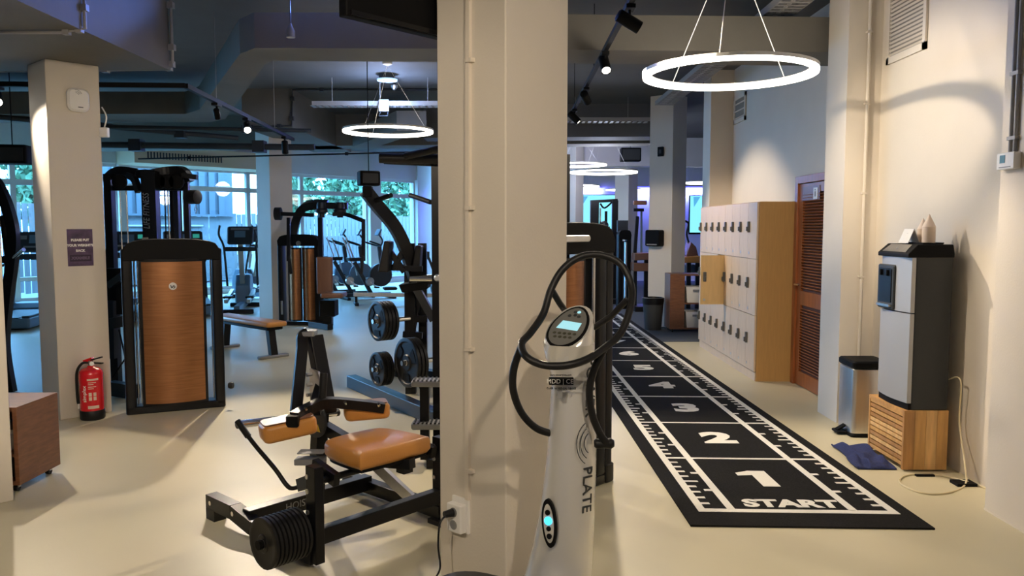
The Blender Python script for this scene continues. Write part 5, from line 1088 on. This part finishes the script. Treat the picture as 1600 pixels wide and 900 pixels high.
def box_speaker(c, w, d, h, label, rz=0.0, cyl=False, top=SLAB):
    t = thing('loudspeaker', label, 'loudspeaker', c, rz); MB().rbox((-w / 2, -d / 2, -h / 2), (w / 2, d / 2, h / 2), .03).build('case', M_BLKM, t, smooth=40)
    MB().box((-w / 2 + .03, -d / 2 - .006, -h / 2 + .03), (w / 2 - .03, -d / 2, h / 2 - .03)).build('front_grille', M_DGREY, t); MB().cyl((0, 0, h / 2), (0, 0, top - c[2]), .005).build('bracket', M_BLKM, t); return t
box_speaker(PY(985, 242, 16.8), .42, .25, .28, 'black loudspeaker hung over the far end of the corridor')
box_speaker(PY(576, 279, 9.3), .24, .2, .17, 'black loudspeaker hanging above the plate-loaded machine', .4)
box_speaker(PY(20, 242, 8.2), .34, .25, .19, 'black loudspeaker hung near the left edge', .2)
# far machines
YF = 16.6; rk = thing('cable_rack', 'black cable crossover rack in front of the left wall screen', 'exercise machine', fz(948, YF))
wpost(929, 313, YF, .17, 'upright', rk); wpost(961, 313, YF, .12, 'upright', rk); wbar(925, 315, 965, 313, YF, .06, .06, 'cross_beam', root=rk); MB().tube(crv([Q(938, 318, YF), Q(945, 325, YF), Q(960, 312, YF)], 4), .02, 6).build('hanger_bar', M_BLK, rk, world=True)
wpost(938, 325, YF - .2, .03, 'guide_rod', rk, m=M_CHR); wpost(947, 330, YF - .2, .05, 'weight_stack', rk, m=M_BLKM)
MB().box((fz(925, YF).x, YF - .3, 0), (fz(965, YF).x, YF + .3, .1)).build('base_frame', M_BLK, rk, world=True)
for k, py in enumerate((352, 367, 382, 397, 412, 427)):
    q = Q(944, py, YF - .45); MB().box(q + Vector((-.05, -.04, -.100)), q + Vector((.05, .14, -.091))).build('ball_ledge', M_DGREY, rk, world=True); t = thing('medicine_ball', 'dark exercise ball on the rack, number %s from the top' % ['one', 'two', 'three', 'four', 'five', 'six'][k], 'ball', q, 0, 'balls on the cable rack')
    MB().lathe((0, 0, 0), ZV, [(-.09 * math.cos(PI * j / 10), .09 * math.sin(PI * j / 10)) for j in range(11)], 16).build('ball', (M_RUB, M_DGREY, M_BROWNL)[k % 3], t, smooth=80)
    MB().tube([Vector((math.cos(a_) * .091, math.sin(a_) * .091, 0)) for a_ in [2 * PI * j / 16 for j in range(16)]], .003, 5, closed=True).build('seam', M_GREYP, t)
q = fz(944, YF - .45); MB().box((q.x - .13, YF - .35, .03), (q.x + .13, YF - .32, 1.6)).build('ball_rack', M_DGREY, rk, world=True)
st2 = thing('stack_tower', 'dark weight stack tower with pale side panel in the far corridor', 'exercise machine', fz(975, 15.4), math.radians(10)); shroud(st2, .26, 1.52, [(-.03, .04, .1, 1.3)], pm=M_STEEL, logo=False)
MB().box((-.11, .05, 1.5), (.10, .12, 1.72)).build('instruction_board', M_DGREY, st2)
bm2 = thing('brown_seat_machine', 'strength machine with brown pads beside the dispenser pillar', 'exercise machine', fz(1000, 15.2))
slab([(992, 396), (1016, 395), (1016, 406), (991, 407)], 14.9, .35, 'pad', M_BROWNL, bm2); slab([(990, 411), (1016, 412), (1016, 424), (990, 424)], 14.9, .4, 'seat', M_BROWNL, bm2)
wpost(993, 395, 15.1, .06, 'upright', bm2); wpost(1010, 400, 15.1, .08, 'upright', bm2); MB().box((fz(990, 15.1).x, 14.8, 0), (fz(1016, 15.1).x, 15.4, .10)).build('base_frame', M_BLK, bm2, world=True)
wbar(996, 338, 992, 395, 15.2, .06, .06, 'lever', root=bm2); wbar(1002, 330, 1002, 400, 15.3, .04, .04, 'guide_rod', M_CHR, bm2); wbar(990, 317, 1010, 317, 15.3, .08, .10, 'top_frame', M_BROWNL, bm2); wbar(990, 328, 1006, 328, 15.3, .06, .06, 'cross_bar', root=bm2)
bm3 = thing('brown_pad_machine', 'machine with tan-brown leather pads right of the dispenser pillar', 'exercise machine', fz(1083, 15.5))
slab([(1073, 398), (1080, 378), (1088, 386), (1092, 402), (1074, 406)], 15.4, .4, 'back_pad', M_BROWNL, bm3); slab([(1070, 402), (1094, 400), (1094, 411), (1070, 411)], 15.2, .5, 'seat', M_TAN, bm3)
wpost(1076, 410, 15.4, .08, 'leg', bm3); wpost(1090, 410, 15.4, .08, 'leg', bm3); slab([(1070, 415), (1086, 413), (1090, 426), (1070, 427)], 15.5, .2, 'side_cover', M_BLUEC, bm3)
MB().tube(crv([Q(1070, 345, 15.6), Q(1076, 350, 15.6), Q(1073, 366, 15.6), Q(1078, 384, 15.6)], 5), .02, 8).build('cable', M_RUB, bm3, world=True)
# ---------------------------------------------------------------- ceiling services
def conduit(pts, r, label, m=M_PIPE, name='ceiling_conduit', clips=()):
    t = thing(name, label, 'conduit', pts[0]); MB().tube(pts, r, 8).build('tube', m, t, world=True, smooth=50)
    P = [Vector(p) for p in pts]
    for i in range(len(P) - 1):
        for s in (.2, .75):
            q = P[i] * (1 - s) + P[i + 1] * s; MB().box(q - Vector((r * 1.8,) * 3), q + Vector((r * 1.8,) * 3)).build('clip', m, t, world=True)
bfx = -2.92
conduit([(-5.2, 5.55, 2.925), (-3.08, 5.55, 2.925), (bfx, 5.55, 2.95), (bfx, 5.55, SLAB - .01)], .012, 'grey conduit under the upper left beam with an open cable end')
conduit([(-5.2, 7.12, 2.96), (-2.98, 7.0, 2.96), (bfx + .01, 6.93, 3.0), (bfx + .01, 6.93, SLAB - .01)], .014, 'grey conduit along the end of the upper left beam')
a = G(457, 199, zb); 
conduit([(a.x - .75, a.y - .03, zb + .0), (a.x, a.y - .03, zb + .02), (a.x + .02, a.y - .03, SLAB - .02), (a.x + 2.2, a.y - .03, SLAB - .02)], .016, 'dark conduit around the short hall beam', M_DGREY)
conduit([(-6.5, 11.2, 3.0), (-2.9, 11.6, 2.98)], .03, 'dark ceiling pipe across the left hall', M_DGREY)
conduit([(-6.5, 12.4, 2.86), (-3.1, 12.6, 2.84)], .05, 'thick dark pipe across the left hall above the hall pillar', M_DGREY)
conduit([(-7, 10.6, 3.06), (-4.2, 12.3, 2.95)], .04, 'slanted dark pipe behind the poster pillar', M_DGREY)
conduit([(-6.2, 13.3, 2.72), (-1.2, 11.4, 2.66)], .012, 'thin black rail crossing the hall over the butterfly machine', M_BLKM)
def tray(p, q, wd, label, h=.06):
    p = Vector(p); q = Vector(q); t = thing('cable_tray', label, 'cable tray', p); d = (q - p).normalized(); n = d.cross(ZV)
    for s in (-1, 1): MB().bar(p + n * s * wd / 2, q + n * s * wd / 2, .008, h).build('side_rail', M_PIPE, t, world=True)
    k = 0.0; L = (q - p).length; me = MB().bar(-n * wd / 2, n * wd / 2, .05, .004).mesh('rung'); me.materials.append(M_PIPE)
    while k < L: lib(me, 'rung', t, d * k - ZV * h / 2); k += .09
    for j in (-.3, 0, .25): MB().tube([p + n * wd * j, (p + q) / 2 + n * wd * (j + .08) + ZV * .01, q + n * wd * j], .012, 6).build('cable', M_DGREY if j else M_WHT, t, world=True)
    for s in (.15, .5, .85): MB().cyl(p * (1 - s) + q * s + n * wd / 2, Vector(((p * (1 - s) + q * s + n * wd / 2).x, (p * (1 - s) + q * s + n * wd / 2).y, SLAB)), .005, n=6).build('hanger', M_PIPE, t, world=True)
    return t
tray((2.33, 3.6, 3.46), (2.30, 12.2, 3.46), .26, 'perforated cable tray over the locker side of the corridor')
ta_ = G(490, 163, 3.3); tb2 = G(700, 160, 3.3)
tray((ta_.x, ta_.y, 3.3), (tb2.x, ta_.y, 3.3), .2, 'perforated cable tray crossing behind the hall ring lamp')
tray((-.2, 12.9, 3.3), (2.2, 12.9, 3.3), .25, 'cable tray crossing the corridor before the dark beam')
jb2 = thing('junction_box', 'white junction box hanging on the hall cable tray', 'junction box', PY(600, 165, ta_.y - .14)); MB().rbox((-.07, -.03, -.08), (.07, .02, .08), .01).build('case', M_GREYP, jb2); MB().tube([(-.05, 0, -.09), (-.07, -.01, -.14), (.05, -.01, -.14), (.05, 0, -.09)], .006, 6).build('cable', M_DGREY, jb2)
q = G(605, 124, 3.58); sd_ = thing('smoke_detector', 'round pale ceiling device with added blue glow above the hall ring lamp', 'ceiling device', (q.x, q.y, SLAB)); MB().lathe((0, 0, 0), -ZV, [(0, .11), (.07, .11)], 24).build('base', M_DGREY, sd_, smooth=40); MB().lathe((0, 0, 0), -ZV, [(.07, .14), (.09, .135), (.095, .05)], 24).build('cover', mat('pale_blue_glow_plastic', (.45, .60, .75), .4, emit=(.35, .60, 1.0), es=1.0), sd_, smooth=40)
l = bpy.data.lights.new('added_blue_glow', 'POINT'); l.energy = 55; l.color = (.35, .52, 1.0); l.shadow_soft_size = .12  # blue light added at the ceiling device to tint beams and ceiling
o = bpy.data.objects.new('added_blue_glow', l); COL.objects.link(o); o.parent = sd_; o.location = (0, 0, -.45)
for a_ in (0, 2.1, 4.2): MB().cyl((.07 * math.cos(a_), .07 * math.sin(a_), -.091), (.07 * math.cos(a_), .07 * math.sin(a_), -.097), .010).build('vent', M_DGREY, sd_)
q = G(616, 139, 3.5); ms = thing('motion_sensor', 'small clear domed sensor below the pale ceiling device', 'sensor', (q.x, q.y, SLAB)); MB().cyl((0, 0, 0), (0, 0, -.10), .03).build('stem', M_DGREY, ms); MB().lathe((0, 0, -.10), -ZV, [(0, .05), (.03, .045), (.06, .02), (.07, .004)], 16).build('dome', M_STEEL, ms, smooth=50)
q = G(457, 63, 3.08); pn = thing('hanging_sensor', 'small grey cone-shaped sensor hanging at the bulkhead', 'sensor', (q.x, q.y - .05, 3.12)); MB().lathe((0, 0, 0), ZV, [(-.03, .035), (.02, .035), (.06, .015), (.08, .008)], 14).build('cone', M_GREYP, pn, smooth=50); MB().cyl((0, 0, .08), (0, 0, SLAB - 3.12), .004, n=6).build('cord', M_DGREY, pn)
